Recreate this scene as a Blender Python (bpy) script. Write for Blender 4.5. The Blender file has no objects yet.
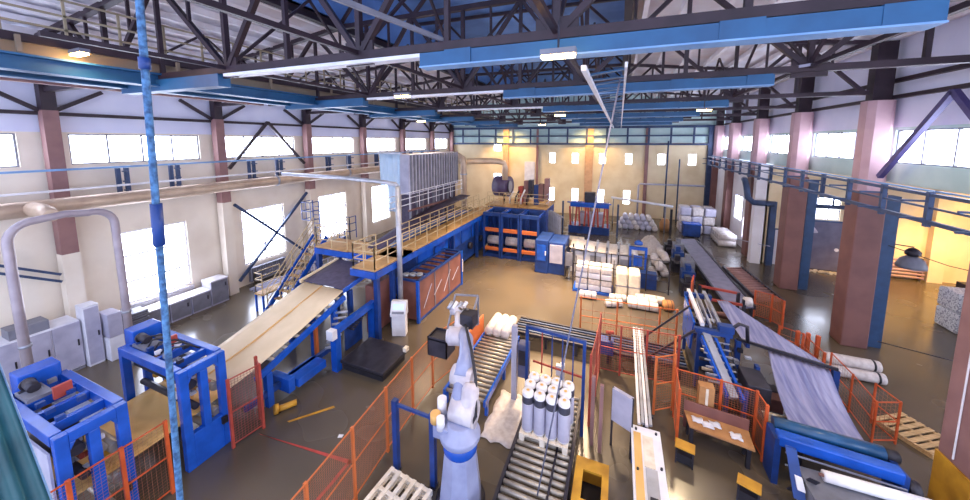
import bpy, bmesh, math, random
from mathutils import Vector, Matrix
random.seed(7)
SC = bpy.context.scene
COL = SC.collection
PI = math.pi

# ------------------------------------------------------------------ materials
def lin(h):
    h = h.lstrip('#')
    c = [int(h[i:i+2], 16)/255 for i in (0, 2, 4)]
    return [(x/12.92 if x <= .04045 else ((x+.055)/1.055)**2.4) for x in c] + [1]

_M = {}
def mat(name, hx, rough=.55, metal=0., hx2=None, scale=3., bump=0., emis=None, es=0., detail=5., lo=.38, hi=.66, spec=.5, stretch=None):
    if name in _M: return _M[name]
    m = bpy.data.materials.new(name); m.use_nodes = True
    nt = m.node_tree; b = nt.nodes['Principled BSDF']
    b.inputs['Roughness'].default_value = rough; b.inputs['Metallic'].default_value = metal
    b.inputs['Specular IOR Level'].default_value = spec
    c1 = lin(hx); c2 = lin(hx2) if hx2 else [x*.72 for x in c1[:3]] + [1]
    tc = nt.nodes.new('ShaderNodeTexCoord'); mp = nt.nodes.new('ShaderNodeMapping')
    nt.links.new(tc.outputs['Object'], mp.inputs[0])
    if stretch: mp.inputs['Scale'].default_value = stretch
    nz = nt.nodes.new('ShaderNodeTexNoise'); nz.inputs['Scale'].default_value = scale; nz.inputs['Detail'].default_value = detail
    nt.links.new(mp.outputs[0], nz.inputs['Vector'])
    rp = nt.nodes.new('ShaderNodeValToRGB'); rp.color_ramp.elements[0].position = lo; rp.color_ramp.elements[1].position = hi
    rp.color_ramp.elements[0].color = c1; rp.color_ramp.elements[1].color = c2
    nt.links.new(nz.outputs['Fac'], rp.inputs[0]); nt.links.new(rp.outputs[0], b.inputs['Base Color'])
    if bump:
        bp = nt.nodes.new('ShaderNodeBump'); bp.inputs['Strength'].default_value = bump; bp.inputs['Distance'].default_value = .05
        nt.links.new(nz.outputs['Fac'], bp.inputs['Height']); nt.links.new(bp.outputs[0], b.inputs['Normal'])
    if emis:
        b.inputs['Emission Color'].default_value = lin(emis); b.inputs['Emission Strength'].default_value = es
    _M[name] = m
    return m

def floor_mat():
    m = mat('concrete_floor', '#675b4b', .3, 0, '#4a423a', .22, .0, lo=.36, hi=.7, detail=1.5)
    nt = m.node_tree; b = nt.nodes['Principled BSDF']
    n2 = nt.nodes.new('ShaderNodeTexNoise'); n2.inputs['Scale'].default_value = .5; n2.inputs['Detail'].default_value = 1.5
    tc = nt.nodes.new('ShaderNodeTexCoord'); nt.links.new(tc.outputs['Object'], n2.inputs['Vector'])
    r = nt.nodes.new('ShaderNodeMapRange'); r.inputs[1].default_value = .3; r.inputs[2].default_value = .7; r.inputs[3].default_value = .16; r.inputs[4].default_value = .3
    nt.links.new(n2.outputs['Fac'], r.inputs[0]); nt.links.new(r.outputs[0], b.inputs['Roughness'])
    b.inputs['Specular IOR Level'].default_value = .7
    return m

FLOOR = floor_mat()
CREAM = mat('cream_plaster', '#efe3d2', .8, 0, '#e2d3c0', .6)
CREAM_Y = mat('yellow_plaster', '#efdcb8', .8, 0, '#e0c9a0', .6)
LAV = mat('lavender_panel', '#e4e4f6', .6, 0, '#d6d7ee', .5)
GREENISH = mat('pale_green_plaster', '#c9deda', .7, 0, '#b8d2d0', .8)
WHITEWALL = mat('white_plaster', '#e4e0e4', .75, 0, '#d6d0d4', .6)
ROOFM = mat('roof_sheet', '#ecebf4', .6, 0, '#d9cdd0', .5, .0)
PURLIN = mat('purlin_steel', '#f0eef6', .5, 0, '#dccfcc', .8)
MONI = mat('monitor_panel', '#6d97d6', .6, 0, '#4f76b4', .4)
STEEL = mat('brown_steel', '#35252f', .5, .1, '#281b24', 2.)
STEELB = mat('dark_slate_steel', '#384a6e', .5, .2, '#2d3c5a', 2.)
BLUE = mat('machine_blue', '#1d58c0', .24, 0, '#174aa4', 2.)
BLUE_D = mat('deep_blue', '#1a3f86', .45, 0, '#13306a', 2.)
GIRD = mat('girder_blue', '#225c8a', .45, 0, '#1d4e78', 1.2)
GIRD_L = mat('pale_blue_paint', '#7fa8d6', .5, 0, '#6a95c6', 1.5)
PINK = mat('primer_brown', '#97706c', .65, 0, '#84605f', 1.2)
PINKL = mat('primer_pink', '#c19ea3', .65, 0, '#b08d95', 1.0)
BROWN = mat('brown_cladding', '#7f5650', .6, 0, '#704a47', 1.0)
YELLOW = mat('safety_yellow', '#c9942c', .5, 0, '#a87522', 2.)
ORANGE = mat('safety_orange', '#cc5a2b', .5, 0, '#b54a20', 3.)
RED = mat('rust_red', '#b0483a', .55, 0, '#94392f', 3.)
DUCT = mat('galvanised_beige', '#cfb79f', .45, .25, '#b79d88', 1.5)
GALV = mat('galvanised_grey', '#aeb0bd', .4, .4, '#94969f', 2.)
WHITE = mat('white_paint', '#e8e6ec', .5, 0, '#d6d4dc', 2.)
LILAC = mat('lilac_grey_paint', '#b9b6c8', .5, 0, '#a6a3b8', 2.)
GREY = mat('grey_paint', '#80808c', .5, 0, '#6d6d78', 2.)
DARK = mat('black_rubber', '#24212a', .6, 0, '#1a181f', 3.)
DARKM = mat('dark_metal', '#3d3a44', .45, .4, '#2e2c35', 3.)
ROLLM = mat('roller_steel', '#b3a99c', .35, .4, '#988d80', 3.)
WEB = mat('woven_web', '#ead6b8', .7, 0, '#decaa8', 1.3, .0)
KRAFT = mat('kraft_web', '#e3b56e', .7, 0, '#d4a45d', 1.)
DBELT = mat('dark_mesh_belt', '#4a4058', .6, 0, '#3a3147', 5.)
PANEL = mat('brown_panel', '#84564e', .55, 0, '#6d443f', 1.2)
DECK = mat('yellow_deck', '#c59c64', .6, 0, '#ab8350', 2.)
RAILM = mat('ochre_rail', '#cdb48a', .5, 0, '#b89f78', 2.)
RAILD = mat('drab_rail', '#7b6d62', .5, .1, '#64584f', 2.)
PLASTIC = mat('white_film', '#d6cecc', .4, 0, '#bfb4b3', 6., .25)
PATTERN = mat('spotted_film', '#e6e8ef', .45, 0, '#9a9caf', 15., .3, lo=.5, hi=.58)
CYL = mat('roll_white', '#f0eeee', .5, 0, '#dedbe0', 3.)
WRAPD = mat('dark_wrap', '#4a4a58', .4, 0, '#3a3a46', 3.)
WOOD = mat('pallet_wood', '#d0b083', .75, 0, '#b08f62', 4., .2, stretch=(1, 6, 6))
WOODW = mat('pale_wood', '#eadfcf', .75, 0, '#d6c6b0', 4., .2)
CARD = mat('cardboard', '#b98655', .75, 0, '#a57346', 3.)
ROBO = mat('robot_pale_blue', '#9a9fbe', .4, 0, '#8389ab', 2.)
ROBW = mat('robot_white', '#d0c9ce', .4, 0, '#b5acb4', 3.)
FILM = mat('lavender_film', '#9a9bc0', .25, 0, '#7377a4', 1.3, .15, stretch=(7, .5, 1))
GREEN = mat('dark_green_tarp', '#275a60', .5, 0, '#1a4348', 3.)
ROPE = mat('blue_rope', '#4d7dab', .7, 0, '#23446b', 30., .3)
ROPEG = mat('grey_cable', '#7b7c92', .6, .2, '#5e5f74', 12.)
DOORM = mat('slate_door', '#6d6a82', .5, .1, '#5b5972', 1.5)
SCREEN = mat('screen_glow', '#9fb8d8', .2, 0, None, 3, emis='#a8c4ee', es=.7)
CURTAIN = mat('pale_blue_curtain', '#b4d2ee', .35, 0, '#97bbe0', 2.)
OCHRE_F = mat('orange_beam', '#cc6c38', .5, 0, '#c4642e', 2.)
REDLINE = mat('red_floor_paint', '#c2453c', .5, 0, '#a33a34', 4.)
BEIGEF = mat('beige_flange', '#8a7a68', .6, 0, '#8b7562', 1.5)

def glow(name, hx, s):
    m = bpy.data.materials.new(name); m.use_nodes = True
    b = m.node_tree.nodes['Principled BSDF']
    b.inputs['Base Color'].default_value = lin('#dddddd'); b.inputs['Roughness'].default_value = .3
    b.inputs['Emission Color'].default_value = lin(hx); b.inputs['Emission Strength'].default_value = s
    return m
PANE = glow('daylit_pane', '#dfe8ff', 9.0)
LAMPG = glow('warm_lamp', '#ffc46a', 45.)

def tarp_film(name, hx, alpha):
    m = bpy.data.materials.new(name); m.use_nodes = True
    nt = m.node_tree; b = nt.nodes['Principled BSDF']
    b.inputs['Base Color'].default_value = lin(hx); b.inputs['Roughness'].default_value = .3; b.inputs['Alpha'].default_value = alpha
    return m
CLEAR = tarp_film('clear_curtain', '#bcd8f2', .55)

# ------------------------------------------------------------------ geometry helpers
SPLIT = set('slat clamp post collar cross_beam outrigger outrigger_arm upright bearing motor brace leg stay_bar beam guide_bar side_rail red_post outrigger_foot orange_beam rail rung stake crossbar duct_collar flange wheel skid scissor trestle seam'.split())
class MB:
    """collects shapes in world coordinates and links them as ONE mesh object"""
    def __init__(s, M=None): s.bm = bmesh.new(); s.M = M
    def _x(s, vs):
        if s.M is not None:
            for v in vs: v.co = s.M @ v.co
    def box(s, x0, x1, y0, y1, z0, z1):
        c = [(x0,y0,z0),(x1,y0,z0),(x1,y1,z0),(x0,y1,z0),(x0,y0,z1),(x1,y0,z1),(x1,y1,z1),(x0,y1,z1)]
        v = [s.bm.verts.new(p) for p in c]
        for f in ((3,2,1,0),(4,5,6,7),(0,1,5,4),(1,2,6,5),(2,3,7,6),(3,0,4,7)): s.bm.faces.new([v[i] for i in f])
        s._x(v); return s
    def cb(s, x, y, z, sx, sy, sz): return s.box(x-sx/2, x+sx/2, y-sy/2, y+sy/2, z-sz/2, z+sz/2)
    def bar(s, p, q, w, h=None, up=(0,0,1)):
        h = h or w; p = Vector(p); q = Vector(q); d = (q-p).normalized(); u = Vector(up)
        if abs(d.dot(u)) > .98: u = Vector((0,1,0))
        a = d.cross(u).normalized(); b = a.cross(d).normalized()
        v = []
        for e in (p, q):
            for i, j in ((-1,-1),(1,-1),(1,1),(-1,1)): v.append(s.bm.verts.new(e + a*(i*w/2) + b*(j*h/2)))
        for f in ((3,2,1,0),(4,5,6,7),(0,1,5,4),(1,2,6,5),(2,3,7,6),(3,0,4,7)): s.bm.faces.new([v[i] for i in f])
        s._x(v); return s
    def ibeam(s, p, q, w, h, t=.03):
        p = Vector(p); q = Vector(q)
        s.bar(p+Vector((0,0,h/2-t/2)), q+Vector((0,0,h/2-t/2)), w, t); s.bar(p-Vector((0,0,h/2-t/2)), q-Vector((0,0,h/2-t/2)), w, t)
        return s.bar(p, q, t, h-2*t)
    def rod(s, p, q, r, n=10, r2=None, cap=True):
        p = Vector(p); q = Vector(q); r2 = r if r2 is None else r2
        d = (q-p).normalized(); u = Vector((0,0,1)) if abs(d.z) < .95 else Vector((1,0,0))
        a = d.cross(u).normalized(); b = a.cross(d)
        A = []; B = []
        for i in range(n):
            t = 2*PI*i/n; o = a*math.cos(t) + b*math.sin(t)
            A.append(s.bm.verts.new(p+o*r)); B.append(s.bm.verts.new(q+o*r2))
        for i in range(n):
            f = s.bm.faces.new([A[i], A[(i+1)%n], B[(i+1)%n], B[i]]); f.smooth = n > 6
        if cap: s.bm.faces.new(A[::-1]); s.bm.faces.new(B)
        s._x(A+B); return s
    def tube(s, pts, r, n=10):
        pts = [Vector(p) for p in pts]; rings = []
        for i, p in enumerate(pts):
            d = (pts[min(i+1, len(pts)-1)] - pts[max(i-1, 0)]).normalized()
            u = Vector((0,0,1)) if abs(d.z) < .9 else Vector((1,0,0))
            if i: 
                a = (prev - d*prev.dot(d)).normalized()
            else: a = d.cross(u).normalized()
            prev = a; b = d.cross(a)
            rr = r[i] if isinstance(r, (list, tuple)) else r
            rings.append([s.bm.verts.new(p + (a*math.cos(2*PI*k/n) + b*math.sin(2*PI*k/n))*rr) for k in range(n)])
        for A, B in zip(rings, rings[1:]):
            for i in range(n):
                f = s.bm.faces.new([A[i], A[(i+1)%n], B[(i+1)%n], B[i]]); f.smooth = True
        s.bm.faces.new(rings[0][::-1]); s.bm.faces.new(rings[-1])
        for R in rings: s._x(R)
        return s
    def lathe(s, o, prof, n=20, axis='z'):
        o = Vector(o); rings = []
        for r, z in prof:
            R = []
            for k in range(n):
                c, w = r*math.cos(2*PI*k/n), r*math.sin(2*PI*k/n)
                R.append(s.bm.verts.new(o + (Vector((c,w,z)) if axis == 'z' else Vector((z,c,w)) if axis == 'x' else Vector((c,z,w)))))
            rings.append(R)
        for A, B in zip(rings, rings[1:]):
            for i in range(n):
                f = s.bm.faces.new([A[i], A[(i+1)%n], B[(i+1)%n], B[i]]); f.smooth = True
        s.bm.faces.new(rings[0][::-1]); s.bm.faces.new(rings[-1])
        for R in rings: s._x(R)
        return s
    def prism(s, poly, vec):
        vec = Vector(vec); A = [s.bm.verts.new(Vector(p)) for p in poly]; B = [s.bm.verts.new(Vector(p)+vec) for p in poly]
        n = len(A)
        s.bm.faces.new(A[::-1]); s.bm.faces.new(B)
        for i in range(n): s.bm.faces.new([A[i], A[(i+1)%n], B[(i+1)%n], B[i]])
        s._x(A+B); return s
    def sheet(s, grid, t=.02):
        """grid: rows of points; closed slab of thickness t (downwards)"""
        def mk(off): return [[s.bm.verts.new(Vector(p)+Vector((0,0,off))) for p in row] for row in grid]
        T = mk(0); B = mk(-t); R = len(grid); C = len(grid[0])
        for i in range(R-1):
            for j in range(C-1):
                f = s.bm.faces.new([T[i][j], T[i][j+1], T[i+1][j+1], T[i+1][j]]); f.smooth = True
                f = s.bm.faces.new([B[i][j], B[i+1][j], B[i+1][j+1], B[i][j+1]]); f.smooth = True
        for i in range(R-1):
            s.bm.faces.new([T[i][0], T[i+1][0], B[i+1][0], B[i][0]]); s.bm.faces.new([T[i][-1], B[i][-1], B[i+1][-1], T[i+1][-1]])
        for j in range(C-1):
            s.bm.faces.new([T[0][j], B[0][j], B[0][j+1], T[0][j+1]]); s.bm.faces.new([T[-1][j], T[-1][j+1], B[-1][j+1], B[-1][j]])
        for Q in T+B: s._x(Q)
        return s
    def go(s, name, m, parent=None, bevel=0, **kw):
        if parent is not None and name in SPLIT:
            isl = s.islands()
            if len(isl) > 1:
                last = None
                for fs_ in isl:
                    mb = MB(); mp_ = {}
                    for f in fs_:
                        nv = []
                        for v in f.verts:
                            if v not in mp_: mp_[v] = mb.bm.verts.new(v.co)
                            nv.append(mp_[v])
                        nf = mb.bm.faces.new(nv); nf.smooth = f.smooth
                    last = mb._go(name, m, parent, bevel, **kw)
                s.bm.free()
                return last
        return s._go(name, m, parent, bevel, **kw)
    def islands(s):
        seen = set(); out = []
        for f in s.bm.faces:
            if f in seen: continue
            st = [f]; seen.add(f); cur = []
            while st:
                g = st.pop(); cur.append(g)
                for v in g.verts:
                    for h in v.link_faces:
                        if h not in seen: seen.add(h); st.append(h)
            out.append(cur)
        return out
    def _go(s, name, m, parent=None, bevel=0, **kw):
        bmesh.ops.recalc_face_normals(s.bm, faces=s.bm.faces)
        off = Vector((0,0,0))
        if parent is not None:
            p = parent
            while p is not None: off += p.location; p = p.parent
        else:
            lo = Vector([min(v.co[i] for v in s.bm.verts) for i in range(3)]); hi = Vector([max(v.co[i] for v in s.bm.verts) for i in range(3)])
            off = Vector(((lo.x+hi.x)/2, (lo.y+hi.y)/2, lo.z))
        for v in s.bm.verts: v.co -= off
        me = bpy.data.meshes.new(name); s.bm.to_mesh(me); s.bm.free()
        me.materials.append(m)
        o = bpy.data.objects.new(name, me); COL.objects.link(o)
        if parent is not None: o.parent = parent
        else: o.location = off
        if bevel:
            b = o.modifiers.new('bevel', 'BEVEL'); b.width = bevel; b.segments = 2; b.limit_method = 'ANGLE'
        for k, v in kw.items(): o[k] = v
        return o

def thing(name, label, cat, loc, group=None, kind=None):
    o = bpy.data.objects.new(name, None); COL.objects.link(o); o.location = loc; o.empty_display_size = .1
    o['label'] = label; o['category'] = cat
    if group: o['group'] = group
    if kind: o['kind'] = kind
    return o
def solo(mb, name, m, label, cat, group=None, bevel=0):
    o = mb.go(name, m, None, bevel, label=label, category=cat)
    if group: o['group'] = group
    return o
def dup(root, loc, label=None, rz=None, group=None):
    r = root.copy(); COL.objects.link(r); r.location = loc
    if rz is not None: r.rotation_euler = (0, 0, rz)
    if label: r['label'] = label
    if group: r['group'] = group
    for ch in list(root.children):
        c = ch.copy(); COL.objects.link(c); c.parent = r
        for g in list(ch.children):
            d = g.copy(); COL.objects.link(d); d.parent = c
    return r
def struct(mb, name, m, label=None, cat=None, parent=None):
    o = mb.go(name, m, parent)
    if parent is None:
        o['kind'] = 'structure'
        if label: o['label'] = label
        if cat: o['category'] = cat
    return o
def ORD(i): return ['first', 'second', 'third', 'fourth', 'fifth', 'sixth', 'seventh', 'eighth', 'ninth', 'tenth', 'eleventh', 'twelfth'][i]

# ------------------------------------------------------------------ the hall: frame lines (slightly skewed plan)
yL = [0.2, 6.0, 12.0, 17.8, 23.5, 29.3, 35.2, 40.5]
yR = [1.0, 7.0, 12.3, 19.2, 25.4, 31.5, 37.7, 43.4]
XL, XR = -21.0, 9.7
def fy(k, x): return yL[k] + (x-XL)/(XR-XL)*(yR[k]-yL[k])

struct(MB().box(-22, 24, -4, 45, -.2, 0), 'floor', FLOOR, 'worn brown concrete factory floor', 'floor')

def wall(name, m, A, B, z0, z1, holes, t=.25, label=None):
    A = Vector((A[0], A[1], 0)); B = Vector((B[0], B[1], 0)); L = (B-A).length; d = (B-A)/L; n = Vector((-d.y, d.x, 0))
    M = Matrix(((d.x, n.x, 0, A.x), (d.y, n.y, 0, A.y), (0, 0, 1, 0), (0, 0, 0, 1)))
    us = sorted(set([0, L] + [h[0] for h in holes] + [h[1] for h in holes])); us = [u for u in us if 0 <= u <= L]
    zs = sorted(set([z0, z1] + [h[2] for h in holes] + [h[3] for h in holes])); zs = [z for z in zs if z0 <= z <= z1]
    mb = MB(M)
    for a, b in zip(us, us[1:]):
        run = None
        for c, e in zip(zs, zs[1:]):
            solid = not any(h[0] < (a+b)/2 < h[1] and h[2] < (c+e)/2 < h[3] for h in holes)
            if solid:
                if run and run[1] == c: run = (run[0], e)
                else:
                    if run: mb.box(a, b, 0, t, *run)
                    run = (c, e)
        if run: mb.box(a, b, 0, t, *run)
    struct(mb, name, m, label, 'wall')
    return M
NWIN = [0]
def window(M, u0, u1, z0, z1, nx, nz, t=.25, fr=.06, fm=None, label='white framed window letting in daylight'):
    NWIN[0] += 1
    e = thing(f'window_{NWIN[0]}', label, 'window', M @ Vector((u0, t*.5, z0)), None, 'structure')
    mb = MB(M)
    for i in range(nx+1):
        u = u0 + (u1-u0)*i/nx; u = min(max(u, u0+fr/2), u1-fr/2); mb.box(u-fr/2, u+fr/2, t*.3, t*.6, z0, z1)
    for j in (nz if isinstance(nz, list) else [k/nz for k in range(nz+1)]):
        z = z0 + (z1-z0)*j; z = min(max(z, z0+fr/2), z1-fr/2); mb.box(u0, u1, t*.32, t*.58, z-fr/2, z+fr/2)
    mb.go('window_frame', fm or WHITE, e)
    MB(M).box(u0, u1, t*.62, t*.7, z0, z1).go('pane', PANE, e)
    return e

# left wall runs from far to near so its outside is on the left
YF, YN = 40.6, -3.0
def uL(y): return y - YN
holesL = []
cl = [(yL[k]+.55, yL[k+1]-.75) for k in range(0, 7)]
low = [(7.7, 10.3), (13.1, 15.9), (18.8, 21.6), (24.8, 27.4), (30.4, 33.0)]
# wall from near to far has normal to the left (-x): good
holesL1 = [(uL(a), uL(b), 1.25, 4.75) for a, b in low] + [(uL(a), uL(b), 8.0, 9.3) for a, b in cl]
ML = wall('wall_left', CREAM, (-21.4, YN), (-21.4, YF), 0, 9.36, holesL1, label='cream plaster wall with tall windows along the left of the hall')
wall('wall_left_upper', LAV, (-21.38, YN), (-21.38, YF), 9.36, 13.0, [], label='pale lavender sheet panels above the high left windows')
for i, (a, b) in enumerate(low): window(ML, uL(a), uL(b), 1.25, 4.75, 2, [0, .3, .66, 1], fr=.09, label=f'tall white framed window in the left wall, {ORD(i)} from the camera')
for i, (a, b) in enumerate(cl): window(ML, uL(a), uL(b), 8.0, 9.3, 4, 1, fm=GREY, label=f'high strip window under the roof on the left, {ORD(i)} bay from the camera')

# back wall
BA, BB = Vector((-21.4, 40.6, 0)), Vector((10.4, 43.5, 0)); LB = (BB-BA).length
def ub(x): return (x-BA.x)/(BB.x-BA.x)*LB
bw = [(-7.75, .8), (-5.0, .8), (-1.85, .8), (1.05, .8), (4.5, .85), (7.6, .85)]
bholes = [(ub(x)-w/2, ub(x)+w/2, 6.25, 7.55) for x, w in bw]
bw2 = [(-7.75, .8), (-4.9, .8), (-1.9, .8), (1.0, .8)]
bholes += [(ub(x)-w/2, ub(x)+w/2, 1.5, 3.2) for x, w in bw2]
bholes += [(ub(-15.3), ub(-14.3), 7.7, 8.6), (ub(-15.3), ub(-14.3), 3.8, 4.8)]
MBk = wall('wall_back', CREAM_Y, BA, BB, 0, 8.8, bholes, label='cream end wall with two rows of small windows')
wall('wall_back_upper', GREENISH, BA, BB, 8.8, 16.5, [], label='upper part of the end wall above the long beam')
for i, (x, w) in enumerate(bw): window(MBk, ub(x)-w/2, ub(x)+w/2, 6.25, 7.55, 1, 1, label=f'small high window in the end wall, {ORD(i)} from the left in the upper row')
for i, (x, w) in enumerate(bw2): window(MBk, ub(x)-w/2, ub(x)+w/2, 1.5, 3.2, 1, 2, label=f'small low window in the end wall, {ORD(i)} from the left in the lower row')
window(MBk, ub(-15.3), ub(-14.3), 7.7, 8.6, 1, 1, label='small upper window at the left end of the end wall'); window(MBk, ub(-15.3), ub(-14.3), 3.8, 4.8, 1, 1, label='small lower window at the left end of the end wall')
t = thing('door_1', 'pale door high on the end wall beside the drum machine', 'door', MBk @ Vector((ub(-10.6), 0, 4.0)), None, 'structure')
MB(MBk).box(ub(-11.2), ub(-9.9), -.08, 0, 4.0, 6.4).go('leaf', WHITE, t)

# right wall: low part far, high part above crane rail, side bay
def uR(y): return 43.5 - y
cr = [(yR[k]+.15, yR[k+1]-.15) for k in range(0, 7)]
MR = wall('wall_right', WHITEWALL, (9.95, 43.5), (9.95, 30), 0, 7.3, [(uR(36.3), uR(34.4), 2.1, 4.2), (uR(36.3), uR(33.4), 1.0, 1.0)] + [(uR(33.9), uR(32.3), .9, 2.6)], label='white low wall at the far right with two windows')
window(MR, uR(36.3), uR(34.4), 2.1, 4.2, 2, 2, label='upper white window in the far right wall'); window(MR, uR(33.9), uR(32.3), .9, 2.6, 2, 2, label='lower white window in the far right wall')
MR2 = wall('wall_right_upper', GREENISH, (10.45, 43.5), (10.45, -3), 7.3, 9.55, [(uR(b), uR(a), 8.1, 9.45) for a, b in cr], label='pale green wall strip under the high right windows')
wall('wall_right_top', LAV, (10.43, 43.5), (10.43, -3), 9.55, 13.2, [], label='pale lavender panels above the high right windows')
for i, (a, b) in enumerate(cr): window(MR2, uR(b), uR(a), 8.1, 9.45, 5, 1, fm=GREY, label=f'high strip window under the roof on the right, {ORD(i)} bay from the camera')
MS = wall('wall_side_bay', CREAM_Y, (9.95, 30), (24, 30), 0, 7.3, [(2.5, 4.3, 3.55, 5.1)], label='yellow plastered back wall of the side bay')
window(MS, 2.5, 4.3, 3.55, 5.1, 3, 2, label='window above the slate door in the side bay')
MSO = wall('wall_side_outer', CREAM_Y, (24, 30), (24, -3), 0, 7.3, [(9, 14, 2, 5), (16, 21, 2, 5), (23, 28, 2, 5)], label='outer yellow wall of the side bay')
for i, u in enumerate((9, 16, 23)): window(MSO, u, u+5, 2, 5, 4, 2, label=f'unseen window added for daylight in the side bay outer wall, {ORD(i)} from the back')  # unseen glowing panes, added to throw bluish light on the bay floor
struct(MB().box(10.75, 24, -3, 30, 7.3, 7.5), 'ceiling_side_bay', LAV, 'flat pale ceiling of the side bay', 'ceiling')
t = thing('door_2', 'large slate grey sliding door in the side bay wall', 'door', (13.5, 29.9, 0), None, 'structure')
MB().box(12.2, 14.8, 29.88, 29.98, 0, 3.4).go('leaf', DOORM, t); MB().box(12.1, 12.2, 29.85, 29.98, 0, 3.5).box(14.8, 14.9, 29.85, 29.98, 0, 3.5).box(12.1, 14.9, 29.85, 29.98, 3.4, 3.5).go('door_frame', STEELB, t)
MB().rod((14.2, 29.86, 1.5), (14.2, 29.82, 1.5), .12, 12).go('door_handle', WHITE, t)
t = thing('door_3', 'narrow grey framed door beside the blue drain pipe', 'door', (10.9, 29.9, 0), None, 'structure')
MB().box(10.75, 11.6, 29.9, 29.98, 0, 2.6).go('leaf', WHITEWALL, t); MB().box(10.68, 10.75, 29.86, 29.98, 0, 2.68).box(11.6, 11.67, 29.86, 29.98, 0, 2.68).box(10.68, 11.67, 29.86, 29.98, 2.6, 2.68).go('door_frame', STEELB, t)
# pilasters
TAN = mat('tan_pilaster', '#d9ab82', .7, 0, '#c79872')
for i, (x, m, w) in enumerate(((-13.6, TAN, .7), (-9.6, PINK, .25), (-3.4, TAN, .9), (2.9, PINK, .35), (9.2, STEELB, .5))):
    struct(MB(MBk).box(ub(x)-w/2, ub(x)+w/2, -.3, 0, 0, 10.6), f'trim_{i+1}', m, f'vertical pilaster on the end wall, {ORD(i)} from the left', 'pilaster')
struct(MB().box(18.6, 19.3, 29.6, 30, 0, 7.3), 'trim_6', CREAM_Y, 'cream pilaster on the side bay wall', 'pilaster')
struct(MB().box(9.3, 9.95, 29.6, 30.1, 0, 7.3), 'trim_7', WHITEWALL, 'white corner pilaster between hall and side bay', 'pilaster')
# beams on the end wall
for i, (z, h) in enumerate(((8.65, .22), (9.6, .16), (10.6, .25))):
    struct(MB(MBk).box(0.2, LB-.3, -.32, -.05, z-h/2, z+h/2), f'trim_{8+i}', STEELB, f'long horizontal beam across the end wall, {ORD(i)} from below', 'beam')
mb = MB(MBk)
for i in range(14): mb.box(2+i*2.25-.1, 2+i*2.25+.1, -.42, -.33, 8.76, 10.48)
struct(mb, 'trim_11', STEELB, 'row of short posts between the end wall beams', 'beam')
# girts on the high side walls
struct(MB().box(-21.3, -21.15, YN, 40, 10.02, 10.16).box(-21.3, -21.15, YN, 40, 11.6, 11.75), 'trim_12', STEEL, 'dark girts along the upper left wall', 'trim')
struct(MB().box(10.2, 10.4, -3, 43, 10.7, 10.84).box(10.2, 10.4, -3, 43, 11.35, 11.5), 'trim_13', STEEL, 'purple girts along the upper right wall', 'trim')

# ------------------------------------------------------------------ columns
for k in range(1, 8):
    y = yL[k] - (.2 if k == 7 else 0); lab = f'primer pink steel column at the left wall, {ORD(k-1)} from the camera'
    t = thing('column', lab, 'column', (XL, y, 0), None, 'structure')
    MB().box(-21.25, -20.75, y-.25, y+.25, 0, 5.5 if k > 1 else 4.4).go('casing', CREAM, t)
    MB().box(-21.24, -20.76, y-.24, y+.24, 5.5 if k > 1 else 4.4, 6.3).go('footing', PINK, t)
    MB().box(-21.22, -20.78, y-.21, y+.21, 6.3, 10.2).go('shaft', PINK, t)
    MB().box(-21.2, -20.8, y-.2, y+.2, 10.2, 12.9).go('stub', STEEL, t)
    MB().bar((-21.1, y-.2, 10.2), (-21.1, y-1.6, 11.1), .14).bar((-21.1, y+.2, 10.2), (-21.1, y+1.6, 11.1), .14).go('brace', STEEL, t)
for k in range(2, 8):
    y = yR[k] - (.3 if k == 7 else 0); x = XR + .18
    if k == 2: x, y = 8.12, 10.75
    lab = 'brown pillar with a yellow painted foot at the right edge' if k == 2 else f'massive brown pillar on the right, {ORD(k-2)} from the camera'
    t = thing('column', lab, 'column', (x, y, 0), None, 'structure')
    hw = .45
    if k == 2:
        MB().box(x-hw-.02, x+hw+.02, y-hw-.02, y+hw+.02, 0, 1.35).go('painted_foot', YELLOW, t)
        MB().box(x-hw, x+hw, y-hw, y+hw, 1.35, 6.9).go('casing', PINK, t, .04)
    else:
        MB().box(x-hw, x+hw, y-hw, y+hw, 0, 6.9).go('casing', BROWN, t, .05)
        MB().box(x+.6, x+1.05, y-.1, y+.4, 0, 6.7).go('crane_leg', mat('leg_blue', '#27476f', .5), t)
    MB().prism([(x+a*.43, y+b*.43, 6.9) for a, b in ((-1,-.55),(-.55,-1),(.55,-1),(1,-.55),(1,.55),(.55,1),(-.55,1),(-1,.55))], (0, 0, 3.75)).go('shaft', PINKL, t)
    MB().box(x-.3, x+.3, y-.22, y+.22, 10.65, 13.0).go('stub', STEEL, t)

# wall bracing
def brace(label, lines, m, w=.16):
    mb = MB()
    for p, q in lines: mb.bar(p, q, w)
    return solo(mb, 'cross_brace', m, label, 'brace')
brace('dark cross brace in front of the second tall left window', [((-20.8, 12.4, 5.3), (-20.8, 17.4, .6)), ((-20.9, 17.4, 5.3), (-20.9, 12.4, .6))], STEELB, .14)
brace('inverted V brace across the high left windows', [((-20.98, 12.4, 7.4), (-20.98, 14.9, 10.2)), ((-20.98, 17.4, 7.4), (-20.98, 14.9, 10.2))], STEEL, .15)
brace('inverted V brace across the high right windows', [((9.9, 18.6, 7.55), (9.9, 15.8, 10.6)), ((9.9, 12.95, 7.55), (9.9, 15.8, 10.6))], mat('purple_steel', '#50477a', .5), .17)
brace('slanting dark strut on the near left wall', [((-20.9, 2.5, 5.6), (-20.9, 5.7, 3.6)), ((-20.9, 2.5, 5.3), (-20.9, 5.7, 3.3))], STEELB, .09)

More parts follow.
